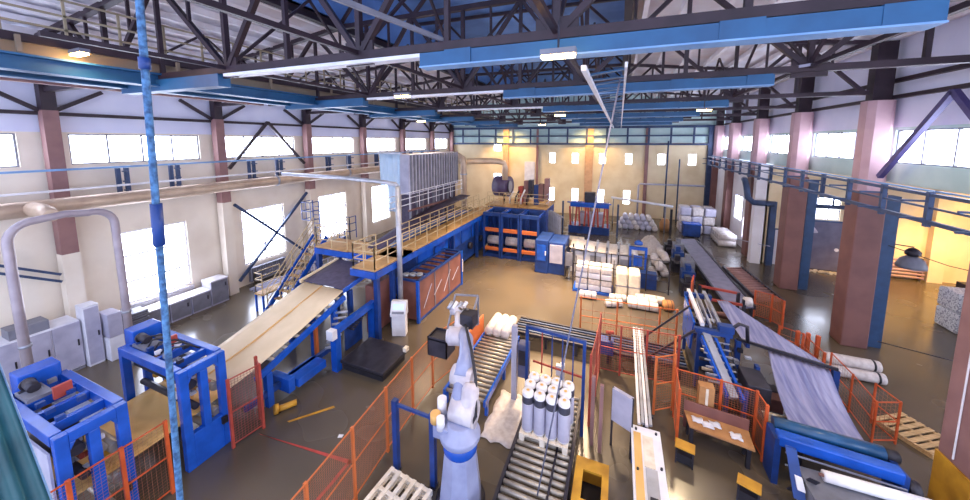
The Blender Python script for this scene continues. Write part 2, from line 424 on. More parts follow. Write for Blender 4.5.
# ------------------------------------------------------------------ roof
def zt(x):      # roof line
    return 12.9 + (x+21.5)/9.6*1.15 if x < -11.9 else (14.05 if x < .05 else 14.05 - (x-.05)/10.4*1.15)
for nm, a, b, lab in (('ceiling_left', -21.6, -11.9, 'ribbed white roof slope on the left'), ('ceiling_right', .05, 10.7, 'ribbed white roof slope on the right')):
    mb = MB(); n = 40; g = []
    za, zb = zt(a)+.35, zt(b)+.35
    for i in range(n+1):
        pass
    # corrugated sheet: ribs run up the slope
    N = 150; rows = []
    for i in range(N+1):
        y = -2 + 46*i/N; dz = .05*(i % 2)
        rows.append([(a, y, za+dz), (b, y, zb+dz)])
    struct(mb.sheet(rows, .04), nm, ROOFM, lab, 'roof')
    for j in range(8):
        x = a + (b-a)*(j+.5)/8; z = za + (zb-za)*(j+.5)/8
        struct(MB().box(x-.09, x+.09, -2, 43, z-.3, z-.06), f'trim_{20+j+(0 if a < -15 else 8)}', PURLIN, f'{ORD(j)} white purlin up the {"left" if a < -15 else "right"} roof slope', 'purlin')
mb = MB().box(-12.0, -11.85, -2, 43.2, 14.3, 16.2).box(.0, .15, -2, 43.2, 14.3, 16.2).box(-12, .15, -2, 43.2, 16.2, 16.4)
struct(mb, 'ceiling_monitor', MONI, 'dark blue raised roof monitor along the middle of the hall', 'roof')
for i, x in enumerate((-12.0, .1)):
    struct(MB().ibeam((x, -2, 14.15), (x, 43, 14.15), .3, .4, .05), f'trim_{40+i}', STEEL, f'dark edge beam on the {"left" if i == 0 else "right"} of the roof monitor', 'beam')

# trusses
def truss(k):
    lab = f'dark brown steel roof truss spanning the hall, {ORD(k-1)} from the camera'
    t = thing('roof_truss', lab, 'truss', (XL, fy(k, XL), 11), 'roof trusses')
    P = lambda x, z: (x, fy(k, x), z)
    zb = 11.0
    MB().bar(P(-20.8, zb), P(9.5, zb), .2, .18).go('bottom_chord', STEEL, t)
    xs = [-20.9, -11.9, .05, 9.6]
    mb = MB()
    for a, b in zip(xs, xs[1:]): mb.bar(P(a, zt(a)), P(b, zt(b)), .2, .18)
    mb.go('top_chord', STEEL, t)
    nodes_b = [-20.8, -16.4, -10.4, -5.8, -1.2, 4.8, 9.4]
    nodes_t = [-18.6, -13.4, -8.1, -3.5, 1.8, 7.1]
    for i, x in enumerate(nodes_t):
        MB().bar(P(nodes_b[i], zb), P(x, zt(x)), .13).go('diagonal', STEEL, t)
        MB().bar(P(nodes_b[i+1], zb), P(x, zt(x)), .13).go('diagonal', STEEL, t)
        MB().bar(P(x, zb), P(x, zt(x)), .11).go('post', STEEL, t)
    for x in nodes_b[1:-1]:
        MB().bar(P(x, zb), P(x, zt(x)), .13).go('post', STEEL, t)
        MB().bar((x-.4, fy(k, x), zb+.05), (x+.4, fy(k, x), zb+.05), .06, .55).go('gusset', STEEL, t)
    # sub-diagonals and the monitor frame
    for i, x in enumerate(nodes_t):
        for xb in (nodes_b[i], nodes_b[i+1]):
            xm = (x+xb)/2; zm = (zb+zt(x))/2
            MB().bar(P(xm, zm), P(xm, zt(xm)), .08).go('strut', STEEL, t)
    for a, b in ((-11.9, -8), (-8, -4), (-4, .05)):
        MB().bar(P(a, 14.1), P((a+b)/2, 16.1), .12).bar(P(b, 14.1), P((a+b)/2, 16.1), .12).go('monitor_brace', STEEL, t)
    MB().bar(P(-11.85, 16.05), P(0, 16.05), .16).go('monitor_chord', STEEL, t)
    return t
for k in range(1, 8): truss(k) if k < 7 else None
# longitudinal bracing between trusses (top chord plane) -- dark ties
for i, x in enumerate((-16.4, -10.4, -5.8, -1.2, 4.8)):
    mb = MB()
    mb.bar((x, 3, 11.05), (x, fy(6, x), 11.05), .1)
    for k in range(1, 6):
        a, b = fy(k, x), fy(k+1, x); m_ = (a+b)/2
        mb.bar((x, a, 11.1), (x, m_, zt(x)-.1), .08).bar((x, b, 11.1), (x, m_, zt(x)-.1), .08)
    solo(mb, 'sway_brace', STEEL, f'longitudinal sway bracing between the roof trusses, {ORD(i)} line from the left wall', 'brace', 'sway braces')

# blue crane beams under the trusses
for k in range(1, 7):
    y = fy(k, 0)
    t = thing('crane_beam', f'blue crane beam hanging under the {ORD(k-1)} roof truss from the camera', 'beam', (0, y, 10.6), 'blue crane beams')
    a, b = (-4.1, 4.0) if k < 3 else (-4.0, 4.6)
    MB().bar((a, fy(k, a), 10.74), (b, fy(k, b), 10.74), .3, .28).go('girder', GIRD, t)
    MB().bar((a, fy(k, a), 10.59), (b, fy(k, b), 10.59), .36, .03).go('flange', GIRD_L, t)
    for x in (a+.9, b-2.3, b-.35):
        MB().bar((x-.3, fy(k, x), 10.74), (x+.3, fy(k, x), 10.74), .34, .32).go('splice_plate', GIRD, t)
    if k < 4:
        solo(MB().bar((-10.4, fy(k, -10.4), 10.84), (a, fy(k, a), 10.84), .3, .08), 'cable_tray', WHITE, f'thin white tray under the {ORD(k-1)} roof truss left of the blue crane beam', 'tray')
# left runway girder, walkway, railing
t = thing('crane_runway', 'long blue crane runway girder with walkway along the left of the hall', 'crane', (-13.5, 15, 10.6))
MB().ibeam((-13.5, -1, 10.88), (-13.5, 36, 10.88), .45, .4, .05).go('girder', GIRD, t)
MB().ibeam((-15.2, -1, 10.88), (-15.2, 36, 10.88), .4, .36, .05).go('outer_girder', GIRD, t)
MB().bar((-13.6, -1, 11.24), (-13.6, 36, 11.24), .04, .3).go('fascia', BEIGEF, t)
MB().box(-14.6, -13.45, -1, 36, 11.4, 11.46).go('walkway_deck', RAILD, t); MB().box(-13.5, -13.42, -1, 36, 11.38, 11.58).go('kick_plate', STEEL, t)
mb = MB()
for z in (11.85, 12.2, 12.6): mb.bar((-13.5, -1, z), (-13.5, 36, z), .05)
for i in range(36): mb.bar((-13.5, -.8+i*1.03, 11.5), (-13.5, -.8+i*1.03, 12.6), .05)
mb.go('railing', mat('olive_rail', '#a39479', .5, 0, '#8d7f68', 2.), t)
mb = MB()
for i in range(12): mb.bar((-13.3, .4+i*3.1, 11.1), (-13.3, .4+i*3.1, 11.5), .08)
mb.go('bracket', BEIGEF, t)
for k in range(1, 7):
    MB().bar((-15.4, fy(k, -15.4), 10.72), (-10.6, fy(k, -10.6), 10.72), .34, .34).go('cross_girder', GIRD, t)
solo(MB().bar((-17.2, -1, 10.95), (-17.2, 12, 10.95), .22, .28), 'runway_tie', PINK, 'pinkish steel tie beam beside the left crane runway', 'beam')
# centre channel with blue slats
t = thing('louvre_strip', 'long strip of blue slats between two white rails below the trusses', 'louvre', (-.5, 20, 10.7))
MB().bar((-.72, 6.95, 10.42), (-.72, 39, 10.42), .1, .1).go('rail', WHITE, t); MB().bar((.05, 6.95, 10.42), (.05, 39, 10.42), .05, .1).go('rail', WHITE, t)
mb = MB()
for i in range(44): mb.bar((-.7, 8+i*.7, 10.46), (.03, 8+i*.7, 10.5 if i % 2 else 10.54), .16, .03)
mb.go('slat', GIRD, t)
solo(MB().bar((-4.5, 2.5, 11.2), (-3.6, 6.6, 11.15), .06, .09), 'conduit', GREY, 'pale slanting conduit above the near blue crane beam', 'conduit')
solo(MB().bar((5.0, 12.0, 11.1), (2.6, 12.9, 10.9), .05, .07), 'conduit', LILAC, 'pale slanting conduit right of the slatted strip', 'conduit')

# lamps; the ones labelled warm are added to light the hall
LAMPS = [(-1.05, 6.0, 10.42, 'glowing lamp on the near blue crane beam'), (-13.1, 4.4, 11.2, 'glowing lamp on the left crane runway'),
         (-13.1, 20.5, 10.35, 'glowing lamp below the runway near the left windows'), (-3.2, 19.3, 10.4, 'added warm lamp under the third crane beam'),
         (-6.5, 29.8, 10.4, 'added warm lamp below the fifth truss'), (3.6, 18.6, 10.4, 'added warm lamp right of the slatted strip'), (-7.5, 10.5, 10.6, 'added warm lamp over the roller conveyor aisle'),
         (5.5, 8.0, 10.6, 'added warm lamp high above the film winder')]
for i, (x, y, z, lab) in enumerate(LAMPS):
    t = thing('ceiling_lamp', lab, 'lamp', (x, y, z), 'high bay lamps')
    MB().bar((x-.3, y, z+.1), (x+.3, y, z+.1), .2, .1).go('housing', GREY, t)
    MB().bar((x-.28, y, z+.03), (x+.28, y, z+.03), .17, .05).go('diffuser', LAMPG, t)
    MB().rod((x, y, z+.15), (x, y, 11.05 if i != 1 else 11.2), .02, 6).go('hanger', DARKM, t)
    l = bpy.data.lights.new('lamp_light', 'AREA'); l.energy = 12 if i == 1 else 170; l.size = .6; l.color = (1, .78, .5)
    lo = bpy.data.objects.new('lamp_light', l); lo.location = (x, y, z-.03); COL.objects.link(lo); lo.parent = None

# ================================================================== LEFT SIDE
# main duct with elbow
t = thing('air_duct', 'long beige round duct running along the left wall', 'duct', (-20, 15, 6.2))
MB().tube([(-20, y, 6.52) for y in (-2, 5, 12, 20, 28, 36.5)] + [(-19.7, 37.6, 6.5), (-18.5, 38, 6.4)], .29, 14).go('pipe', DUCT, t)
for y in (1, 8.5, 14.5, 20.5, 26.5, 32.5):
    MB().rod((-20, y-.06, 6.52), (-20, y+.06, 6.52), .33, 14).go('collar', GALV, t)
    MB().rod((-20, y, 6.8), (-20, y, 8.0), .025, 6).go('hanger', GALV, t)
t = thing('branch_duct', 'arched beige duct branching from the long wall duct down to the floor', 'duct', (-18, 5, 0))
def arc(c, r, a0, a1, n=6):
    return [(c[0], c[1]+r*math.cos(a0+(a1-a0)*i/n), c[2]+r*math.sin(a0+(a1-a0)*i/n)) for i in range(n+1)]
MB().tube([(-18, 3.95, .3), (-18, 3.93, 4)] + arc((-18, 4.55, 5.75), .62, PI, PI/2) + [(-18, 5.2, 6.45)] + [(-18, 5.75, 6.38)] + arc((-18, 5.85, 5.85), .55, PI/2, 0) + [(-18, 6.42, 3), (-18, 6.4, .3)], .125, 12).go('pipe', mat('lilac_duct', '#b7aab0', .45, .2, '#a2969e', 1.5), t)
MB().tube([(-18, 4.9, 6.45), (-18.8, 5.0, 6.5), (-19.75, 5.0, 6.52)], [.2, .24, .28], 12).go('junction', DUCT, t)
for yy in (3.95, 6.41):
    MB().rod((-18, yy, 2.2), (-18, yy, 2.3), .15, 12).rod((-18, yy, 0), (-18, yy, .3), .18, 12).go('collar', GALV, t)
# wall cable rails with brackets
t = thing('cable_rack', 'pair of pale cable rails with blue brackets along the left wall', 'rack', (-20.6, 16, 6.6))
MB().bar((-20.55, -2, 7.86), (-20.55, 36, 7.86), .08).go('rail', GIRD_L, t); MB().bar((-20.5, -2, 7.05), (-20.5, 36, 7.05), .08).go('rail', WHITE, t)
for y in (7.8, 9.7, 13.5, 15.3, 19.3, 21.4, 24.8, 26.8, 30.3, 32.5):
    mb = MB()
    for d in (-.14, .14): mb.bar((-20.72, y+d, 6.68), (-20.72, y+d, 7.8), .14)
    for z in (6.8, 7.2, 7.65): mb.bar((-20.7, y, z), (-20.2, y, z), .05)
    mb.go('bracket', STEELB, t)
# electrical cabinets
t = thing('electrical_cabinet', 'wide lilac electrical cabinet below the arched duct at left', 'cabinet', (-19.9, 4.6, 0))
MB().box(-20.5, -19.5, 3.4, 5.6, .1, 2.0).go('body', WHITE, t, .02)
for y in (3.42, 4.16, 4.9):
    d_ = MB().box(-19.5, -19.46, y, y+.7, .15, 1.95).go('door', LILAC, t)
    MB().box(-19.46, -19.43, y+.58, y+.62, 1.0, 1.25).go('handle', DARK, d_)
MB().box(-20.5, -19.48, 3.4, 5.6, 0, .1).go('plinth', GREY, t)
MB().box(-20.3, -19.6, 4.0, 4.9, 2.0, 2.35).go('top_unit', GREY, t)
t = thing('switch_cabinet', 'tall narrow white switch cabinet beside the lilac cabinet', 'cabinet', (-19.5, 5.9, 0))
MB().box(-19.9, -19.3, 5.65, 6.1, 0, 2.5).go('body', WHITE, t, .02); d_ = MB().box(-19.3, -19.27, 5.68, 6.07, .1, 2.4).go('door', LILAC, t); MB().box(-19.27, -19.24, 5.98, 6.02, 1.2, 1.4).go('handle', DARK, d_)
for i in range(2):
    solo(MB().box(-19.75, -18.95, 6.15+i*.02, 6.6, i*1.0, i*1.0+.98), 'storage_box', WHITE if i == 0 else LILAC, ['white box on the floor beside the narrow switch cabinet', 'lilac box stacked on the white box by the switch cabinet'][i], 'box', None, .02)
# stack of grey crates under the first window
for i in range(4):
    t = thing('slatted_crate', f'grey slatted crate near the first tall window, {ORD(i)} from the bottom of its stack', 'crate', (-20.4, 7.4, i*.32), 'grey slatted crates')
    mb = MB()
    for j in range(3): mb.box(-20.75, -20.0, 6.95, 7.85, i*.32+.02+j*.1, i*.32+.09+j*.1)
    mb.go('slats', GREY, t)
    MB().box(-20.72, -20.03, 6.98, 7.82, i*.32, i*.32+.3).go('core', DARKM, t)
# low cabinets under windows
for i, y in enumerate((8.3, 9.2, 10.1, 11.0)):
    t = thing('low_cabinet', ['low grey cabinet under the first tall window, nearest to the camera', 'low grey cabinet second along the wall under the first tall window', 'low grey cabinet third along the wall under the first tall window', 'taller grey cabinet at the far end of the low wall cabinets'][i], 'cabinet', (-20.75, y, 0), 'low wall cabinets')
    h = .95 if i < 3 else 1.35
    MB().box(-21.1, -20.3, y-.43, y+.43, 0, h).go('body', LILAC, t, .015); d_ = MB().box(-20.3, -20.27, y-.4, y+.4, .1, h-.05).go('door', GREY, t)
    MB().box(-21.12, -20.26, y-.44, y+.44, h, h+.05).go('top', WHITE, t); MB().box(-20.27, -20.23, y+.25, y+.3, h-.4, h-.2).go('handle', DARKM, d_)
t = thing('radiator', 'white pipe radiator under the first tall window', 'radiator', (-21.25, 9, .95))
for j in range(3): MB().rod((-21.28, 7.4, 1.02+j*.09), (-21.28, 10.3, 1.02+j*.09), .04, 8).go('pipe', WHITE, t)
for i, (y0, y1) in enumerate(((13.2, 15.6), (18.8, 21.4))):
    t = thing('radiator', ['grey finned radiator under the second tall window', 'grey finned radiator under the third tall window'][i], 'radiator', (-21.1, y0, .2))
    mb = MB()
    for j in range(16): mb.box(-21.3, -21.1, y0+(y1-y0)*j/16, y0+(y1-y0)*(j+.7)/16, .25, 1.0)
    mb.go('fins', GREY, t)
    MB().box(-21.32, -21.08, y0, y1, .2, .25).box(-21.32, -21.08, y0, y1, 1.0, 1.05).go('frame', GREY, t)
# floor pipes and skirting by the second window
for i in range(3):
    solo(MB().rod((-20.3+i*.35, 12.6, .1), (-20.1+i*.35, 17, .1), .09, 10), 'steel_pipe', LILAC, f'pale steel pipe on the floor below the second tall window, {ORD(i)} from the wall', 'pipe', 'pipes along the left wall')

# --- press frames
def press(y0, lab, first):
    t = thing('press_frame', lab, 'machine', (-12, y0, 0)); D = 1.12; H = 2.9
    xa, xb = -13.5, -10.6
    for x in (xa, xb):
        mb = MB()
        w = .09
        # plate with two tall openings
        mb.box(x-w, x+w, y0, y0+.2, 0, H).box(x-w, x+w, y0+D-.2, y0+D, 0, H).box(x-w, x+w, y0+.47, y0+.65, (.35 if first else 1.0), H-.24)
        mb.box(x-w, x+w, y0+.2, y0+D-.2, 0, (.35 if first else 1.0)).box(x-w, x+w, y0+.2, y0+D-.2, H-.24, H)
        mb.prism([(x-w, y0+.2, H-.24), (x-w, y0+.2, H-.42), (x-w, y0+.3, H-.24)], (2*w, 0, 0)).prism([(x-w, y0+D-.2, H-.24), (x-w, y0+D-.3, H-.24), (x-w, y0+D-.2, H-.42)], (2*w, 0, 0))
        mb.go('side_plate', BLUE, t, .015)
    for y in (y0+.08, y0+D-.08): MB().box(xa+.1, xb-.1, y-.09, y+.09, H-.22, H+.02).go('top_beam', BLUE, t, .01)
    for x in (-12.6, -11.9, -11.2): MB().box(x-.065, x+.065, y0+.17, y0+D-.17, H-.22, H).go('cross_beam', BLUE, t, .01)
    for i, (z, y) in enumerate(((2.3, .35), (2.0, .7), (1.85, .9), (1.62, .4), (1.05, .9), (.8, .65), (.6, .3))):
        MB().rod((xa+.1, y0+y, z), (xb-.1, y0+y, z), .085 if i % 2 else .12, 12).go('roller', ROLLM if i % 3 else DARKM, t)
    for x in (-13.0, -12.25, -11.55): 
        MB().box(x-.12, x+.12, y0+.35, y0+.62, H-.5, H-.28).go('print_head', YELLOW if x < -12.5 else DARKM, t)
        MB().box(x+.2, x+.42, y0+.6, y0+.95, H-.45, H-.3).go('tray', WHITE, t)
    MB().box(-12.25, -12.17, y0+.5, y0+.8, H, H+.3).go('bracket', RED, t)
    # ink motor and pump on top at the back
    m = MB().box(-13.95, -13.42, y0+.3, y0+1.0, 2.35, 3.25).go('drive_box', BLUE, t, .03)
    MB().rod((-13.2, y0+.4, 3.12), (-12.85, y0+.4, 3.08), .11, 14).rod((-13.26, y0+.4, 3.08), (-13.2, y0+.4, 3.08), .14, 14).go('motor', DARKM, t)
    MB().box(-13.25, -12.55, y0+.2, y0+.6, 2.9, 2.98).go('motor_base', GREY, t)
    mb = MB()
    for i in range(5): mb.tube([(-13.0+i*.35, y0+.3, 2.95), (-12.95+i*.35, y0+.4, 3.15), (-12.8+i*.35, y0+.7, 3.1), (-12.7+i*.35, y0+.9, 2.92)], .025, 6)
    mb.go('hoses', DARK, t) if not first else mb.bm.free()
    for i in range(9):
        x = -13.1 + (i % 5)*.5; MB().cb(x+random.uniform(-.1, .1), y0+.3+(i//5)*.45, H+.05, .1, .14, .1).go('valve', random.choice([GREY, DARKM, WHITE, RED, BLUE_D]), t)
    for i in range(26):
        MB().cb(random.uniform(-13.1, -10.9), y0+random.uniform(.3, .85), H-random.uniform(.35, .8), random.uniform(.1, .3), .12, random.uniform(.06, .2)).go('fitting', random.choice([WHITE, GALV, YELLOW, KRAFT, WHITE, DARKM, RED]), t)
    for i in range(26):
        MB().cb(random.uniform(-11.6, -10.9), y0+random.uniform(.25, .9), random.uniform(1.5, 2.3), random.uniform(.06, .2), random.uniform(.06, .2), random.uniform(.05, .16)).go('fitting', random.choice([WHITE, GALV, YELLOW, KRAFT, WHITE, DARKM, DARKM, RED, GREY]), t)
    MB().box(-10.5, -10.42, y0+.86, y0+1.0, .75, .95).go('switch_plate', DARK, t)
    MB().box(xa+.1, xb-.1, y0+.35, y0+D-.3, .3, .5).go('catch_tray', ROLLM, t)
    if first:
        MB().box(-13.4, -10.7, y0-.06, y0-.02, 1.3, 2.55).go('front_cover', LILAC, t); MB().cb(-12.5, y0-.1, 2.0, .5, .1, .4).go('control_box', GREY, t)
    return t
press(2.45, 'blue steel press frame nearest the camera at the lower left', True)
press(4.55, 'blue steel press frame second from the camera, in front of the fabric ramp', False)
# the web
def strip(ys_zs, xa, xb, n=9, wav=.012, t=.015):
    rows = []
    for y, z in ys_zs:
        rows.append([(xa+(xb-xa)*j/n, y, z + wav*math.sin(j*2.1+y*1.7)) for j in range(n+1)])
    return MB().sheet(rows, t)
t = thing('fabric_web', 'wide beige woven web running from the press frames up the ramp', 'fabric', (-12, 6, 1.2))
strip([(2.7, 1.22), (3.2, 1.25), (4.0, 1.28), (4.5, 1.3), (5.2, 1.36), (5.8, 1.42)], -13.25, -10.8, 8, .012).go('flat_stretch', KRAFT, t)
strip([(5.8, 1.42), (6.5, 1.5), (7.5, 1.72), (8.5, 1.98), (9.5, 2.27), (10.6, 2.55)], -13.25, -10.85, 10, .015).go('ramp_stretch', WEB, t)
strip([(6.0, 1.475), (7.5, 1.755), (9.0, 2.155), (10.55, 2.575)], -12.13, -12.05, 2, 0, .01).go('crease', KRAFT, t)
t = thing('inclined_conveyor', 'dark inclined belt conveyor climbing under the yellow platform', 'conveyor', (-12, 12, 0))
strip([(10.6, 2.6), (12, 2.8), (12.75, 2.9)], -13.3, -10.85, 6, .005).go('belt', DBELT, t)
for x in (-13.38, -10.78): MB().bar((x, 10.5, 2.58), (x, 12.75, 2.88), .1, .16).go('edge_rail', WEB if x < -12 else BLUE, t)
for y in (10.9, 12.5):
    for x in (-13.3, -10.85): MB().box(x-.09, x+.09, y-.09, y+.09, 0, 2.45).go('leg', BLUE_D, t)
# ramp frame below the web
t = thing('ramp_frame', 'blue steel ramp frame with rollers carrying the beige web', 'frame', (-12, 8, 0))
for x in (-13.35, -10.75):
    MB().bar((x, 6.6, 1.2), (x, 10.5, 2.3), .12, .2).go('side_rail', BLUE, t)
    for y, z in ((7.0, 1.2), (9.9, 2.0)): MB().box(x-.1, x+.1, y-.1, y+.1, 0, z).go('leg', BLUE, t)
    MB().bar((x, 6.2, .5), (x, 10.0, .5), .14, .2).go('base_rail', BLUE_D, t)
for i in range(8):
    y = 6.8 + i*.5; MB().rod((-13.3, y, 1.25+(y-6.6)*.282), (-10.8, y, 1.25+(y-6.6)*.282), .07, 10).go('roller', ROLLM, t)
for i in range(7):
    z = .7 + i*.2; MB().rod((-10.68, 9.3+i*.1, z), (-10.3, 9.6+i*.1, z), .05, 8).go('side_roller', GALV, t)
MB().box(-11.28, -11.12, 9.15, 9.3, .1, 1.9).go('post', BLUE, t); MB().box(-11.1, -10.98, 9.15, 9.27, .25, 1.8).go('orange_guard', OCHRE_F, t)
MB().box(-11.25, -10.3, 7.4, 7.65, .25, .75).box(-10.9, -10.2, 7.7, 8.9, .3, .6).go('gear_housing', BLUE, t, .02)
solo(MB().rod((-10.2, 6.9, .12), (-9.9, 7.35, .12), .1, 10).rod((-10.25, 6.8, .16), (-10.2, 6.9, .14), .16, 10), 'floor_motor', YELLOW, 'small yellow motor on the floor beside the orange fence', 'motor')
t = thing('blue_pedestal', 'short blue pedestal with red cap left of the beige web', 'pedestal', (-14.1, 9.1, 0))
MB().box(-14.3, -13.9, 8.95, 9.3, 0, 1.2).go('body', BLUE_D, t); MB().box(-14.1, -13.9, 9.0, 9.2, 1.2, 1.4).go('cap', RED, t)
# accumulator / lift table with gantry
t = thing('lift_table', 'low dark lift table on the floor by the blue gantry', 'table', (-8.9, 10, 0))
MB().box(-9.8, -7.75, 9.2, 10.9, .35, .48).go('top', DARKM, t, .02); MB().box(-9.8, -7.9, 9.35, 10.75, 0, .2).go('base', DARK, t)
for y in (9.5, 10.6): MB().bar((-9.7, y, .2), (-8.0, y, .36), .06).bar((-8.0, y, .2), (-9.7, y, .36), .06).go('scissor', GREY, t)
MB().cb(-7.72, 10.6, .6, .16, .2, .16).go('light_box', WOODW, t)
t = thing('gantry_arm', 'blue gantry arm with a white box at its end beside the lift table', 'gantry', (-10.1, 10.4, 0))
MB().box(-10.15, -9.87, 9.1, 9.35, 0, 1.55).box(-10.3, -10.0, 11.35, 11.6, 0, 1.6).go('post', BLUE, t); MB().bar((-10.0, 9.15, 1.62), (-10.15, 11.6, 1.66), .24, .24).go('beam', BLUE, t)
MB().cb(-9.95, 9.0, 1.62, .32, .25, .38).go('end_box', WHITE, t, .02)
t = thing('roller_rack', 'rack of dark rollers with green tray under the blue gantry arm', 'rack', (-10.5, 10.2, 0))
for i in range(9): MB().rod((-10.6, 10.4+i*.1, 1.0+i*.05), (-10.2, 10.4+i*.1, 1.0+i*.05), .04, 8).go('roller', DARKM, t)
MB().box(-10.66, -10.6, 10.3, 11.3, 0, 1.3).go('frame', BLUE_D, t); MB().cb(-10.42, 10.9, 1.5, .3, .7, .06).go('tray', mat('olive_tray', '#8a8a3e', .5), t)
# console
t = thing('control_console', 'white operator console with a lit screen beside the lift table', 'console', (-9.25, 12.3, 0))
M = Matrix.Translation((-9.2, 12.2, 0)) @ Matrix.Rotation(.35, 4, 'Z')
MB(M).box(-.32, .32, -.18, .2, 0, 1.0).go('body', WHITE, t, .02)
MB(M).prism([(-.36, -.26, .98), (-.36, .22, .98), (-.36, .22, 1.6), (-.36, .0, 1.62), (-.36, -.26, 1.1)], (.72, 0, 0)).go('head', WHITE, t, .015); hd_ = [c for c in t.children if c.name.startswith('head')][0]
mb = MB(M); n_ = Vector((0, -.52, .26)).normalized()
mb.prism([(-.24, -.04, 1.5), (.24, -.04, 1.5), (.24, -.16, 1.28), (-.24, -.16, 1.28)], (0, -.03, .015)); mb.go('screen', SCREEN, hd_)
MB(M).prism([(-.28, -.19, 1.21), (.28, -.19, 1.21), (.28, -.245, 1.115), (-.28, -.245, 1.115)], (0, -.02, .01)).go('keypad', GREY, hd_)

# platform
ZP = 3.35
t = thing('work_platform', 'yellow decked platform with ochre railings above the dark conveyor', 'platform', (-12, 18, 0))
MB().box(-15.1, -12.9, 12.9, 14.5, ZP-.08, ZP).box(-12.9, -9.75, 13.0, 14.2, ZP-.08, ZP).box(-11.05, -9.75, 11.3, 26.55, ZP-.08, ZP).go('deck', DECK, t)
mb = MB()
for p, q in (((-9.72, 11.3), (-9.8, 26.5)), ((-11.1, 11.3), (-11.1, 13)), ((-11.1, 11.28), (-9.7, 11.28)), ((-15.1, 12.88), (-11.1, 12.95)), ((-15.1, 12.9), (-15.1, 14.5))):
    mb.bar((*p, ZP-.24), (*q, ZP-.24), .12, .3)
mb.go('edge_beam', BLUE, t)
def rail(pts, z0, m, parent, name='railing', step=1.1, h=1.1, r=.038):
    mb = MB()
    for p, q in zip(pts, pts[1:]):
        p = Vector((*p, z0)) if len(p) == 2 else Vector(p); q = Vector((*q, z0)) if len(q) == 2 else Vector(q)
        for f in (.36, .7, 1): mb.bar(p+Vector((0,0,h*f)), q+Vector((0,0,h*f)), r)
        n = max(1, round((q-p).length/step))
        for i in range(n+1): c = p.lerp(q, i/n); mb.bar(c, c+Vector((0,0,h)), r)
    return mb.go(name, m, parent)
rail([(-9.8, 13.4), (-9.8, 18), (-9.82, 26.5)], ZP, RAILM, t)
rail([(-11.0, 12.9), (-11.0, 11.35), (-9.8, 11.35), (-9.8, 13.2)], ZP, RAILM, t, step=.75)
rail([(-15.05, 14.4), (-15.05, 12.95), (-12.95, 13.0)], ZP, RAILM, t)
rail([(-11.0, 14.6), (-11.0, 26)], ZP, RAILM, t); rail([(-12.05, 15.2), (-12.05, 25)], ZP+1.35, WHITE, t)
for x, y in ((-15.0, 13.0), (-15.0, 14.4), (-9.85, 11.5), (-9.85, 12.6)): MB().box(x-.1, x+.1, y-.1, y+.1, 0, ZP-.3).go('leg', BLUE_D, t)
for y in (19.2, 23.2, 26.2): MB().box(-10.1, -9.9, y-.1, y+.1, 0, ZP-.3).go('leg', BLUE_D, t)
# side wall under walkway: blue machine body
t = thing('stretching_line', 'long blue machine body beneath the platform walkway', 'machine', (-12, 20, 0))
MB().box(-13.2, -10.25, 15.2, 26.5, .2, 2.9).go('body', BLUE_D, t, .03)
for i in range(6): MB().box(-10.25, -10.2, 15.4+i*1.85, 17.0+i*1.85, 1.7, 2.75).go('side_panel', BLUE, t, .01)
for i in range(3): MB().rod((-10.2, 20.2+i*2, 1.2), (-10.0, 20.2+i*2, 1.2), .25, 14).go('gear_cover', DARKM, t)
MB().box(-10.6, -10.2, 11.6, 13.0, .1, 2.4).go('front_panel', PANEL, t)
# oven hood
t = thing('film_oven', 'tall ribbed grey oven housing behind the platform railing', 'oven', (-13.5, 20, ZP))
MB().box(-13.1, -12.2, 17.6, 24.5, 5.6, 8.15).go('upper_body', LILAC, t, .03)
mb = MB()
for i in range(18): mb.box(-12.2, -12.1, 17.7+i*.38, 17.82+i*.38, 5.7, 8.1)
mb.go('ribs', GREY, t)
MB().box(-13.0, -12.4, 17.8, 24.3, 3.2, 5.6).go('lower_body', DBELT, t)
mb = MB()
for i in range(9): mb.box(-12.4, -12.28, 17.8+i*.72, 17.9+i*.72, 3.4, 5.6)
mb.go('lower_ribs', GREY, t)
MB().bar((-12.25, 17.5, 4.6), (-12.25, 24.5, 4.4), .1, .12).go('band', BROWN, t)
# dark sloping belt between oven and walkway
solo(strip([(13.6, 3.45), (16, 3.9), (20, 4.4), (24.6, 4.6)], -12.15, -11.2, 4, .004, .05), 'sloping_belt', DBELT, 'dark sloping belt between the ribbed oven and the walkway rail', 'conveyor')
# light curtain
t = thing('strip_curtain', 'pale blue translucent plastic curtain hanging over the platform', 'curtain', (-13.1, 16.9, 4.6))
mb = MB()
rows = []
for i in range(9):
    z = 8.2 - i*.45
    rows.append([(-13.9 + (j/14)*1.6*(1 - .015*i), 16.9 + .07*math.sin(j*1.7) + (.1*i/9), z) for j in range(15)])
for a, b in zip(rows, rows[1:]):
    for j in range(14):
        vs_ = [mb.bm.verts.new(p) for p in (a[j], a[j+1], b[j+1], b[j])]; f = mb.bm.faces.new(vs_); f.smooth = True
bmesh.ops.remove_doubles(mb.bm, verts=mb.bm.verts, dist=.001)
bmesh.ops.solidify(mb.bm, geom=mb.bm.faces[:], thickness=.01)
mb.go('film', CLEAR, t); MB().bar((-14, 16.9, 8.25), (-12.2, 16.9, 8.25), .1).go('curtain_rail', GALV, t)
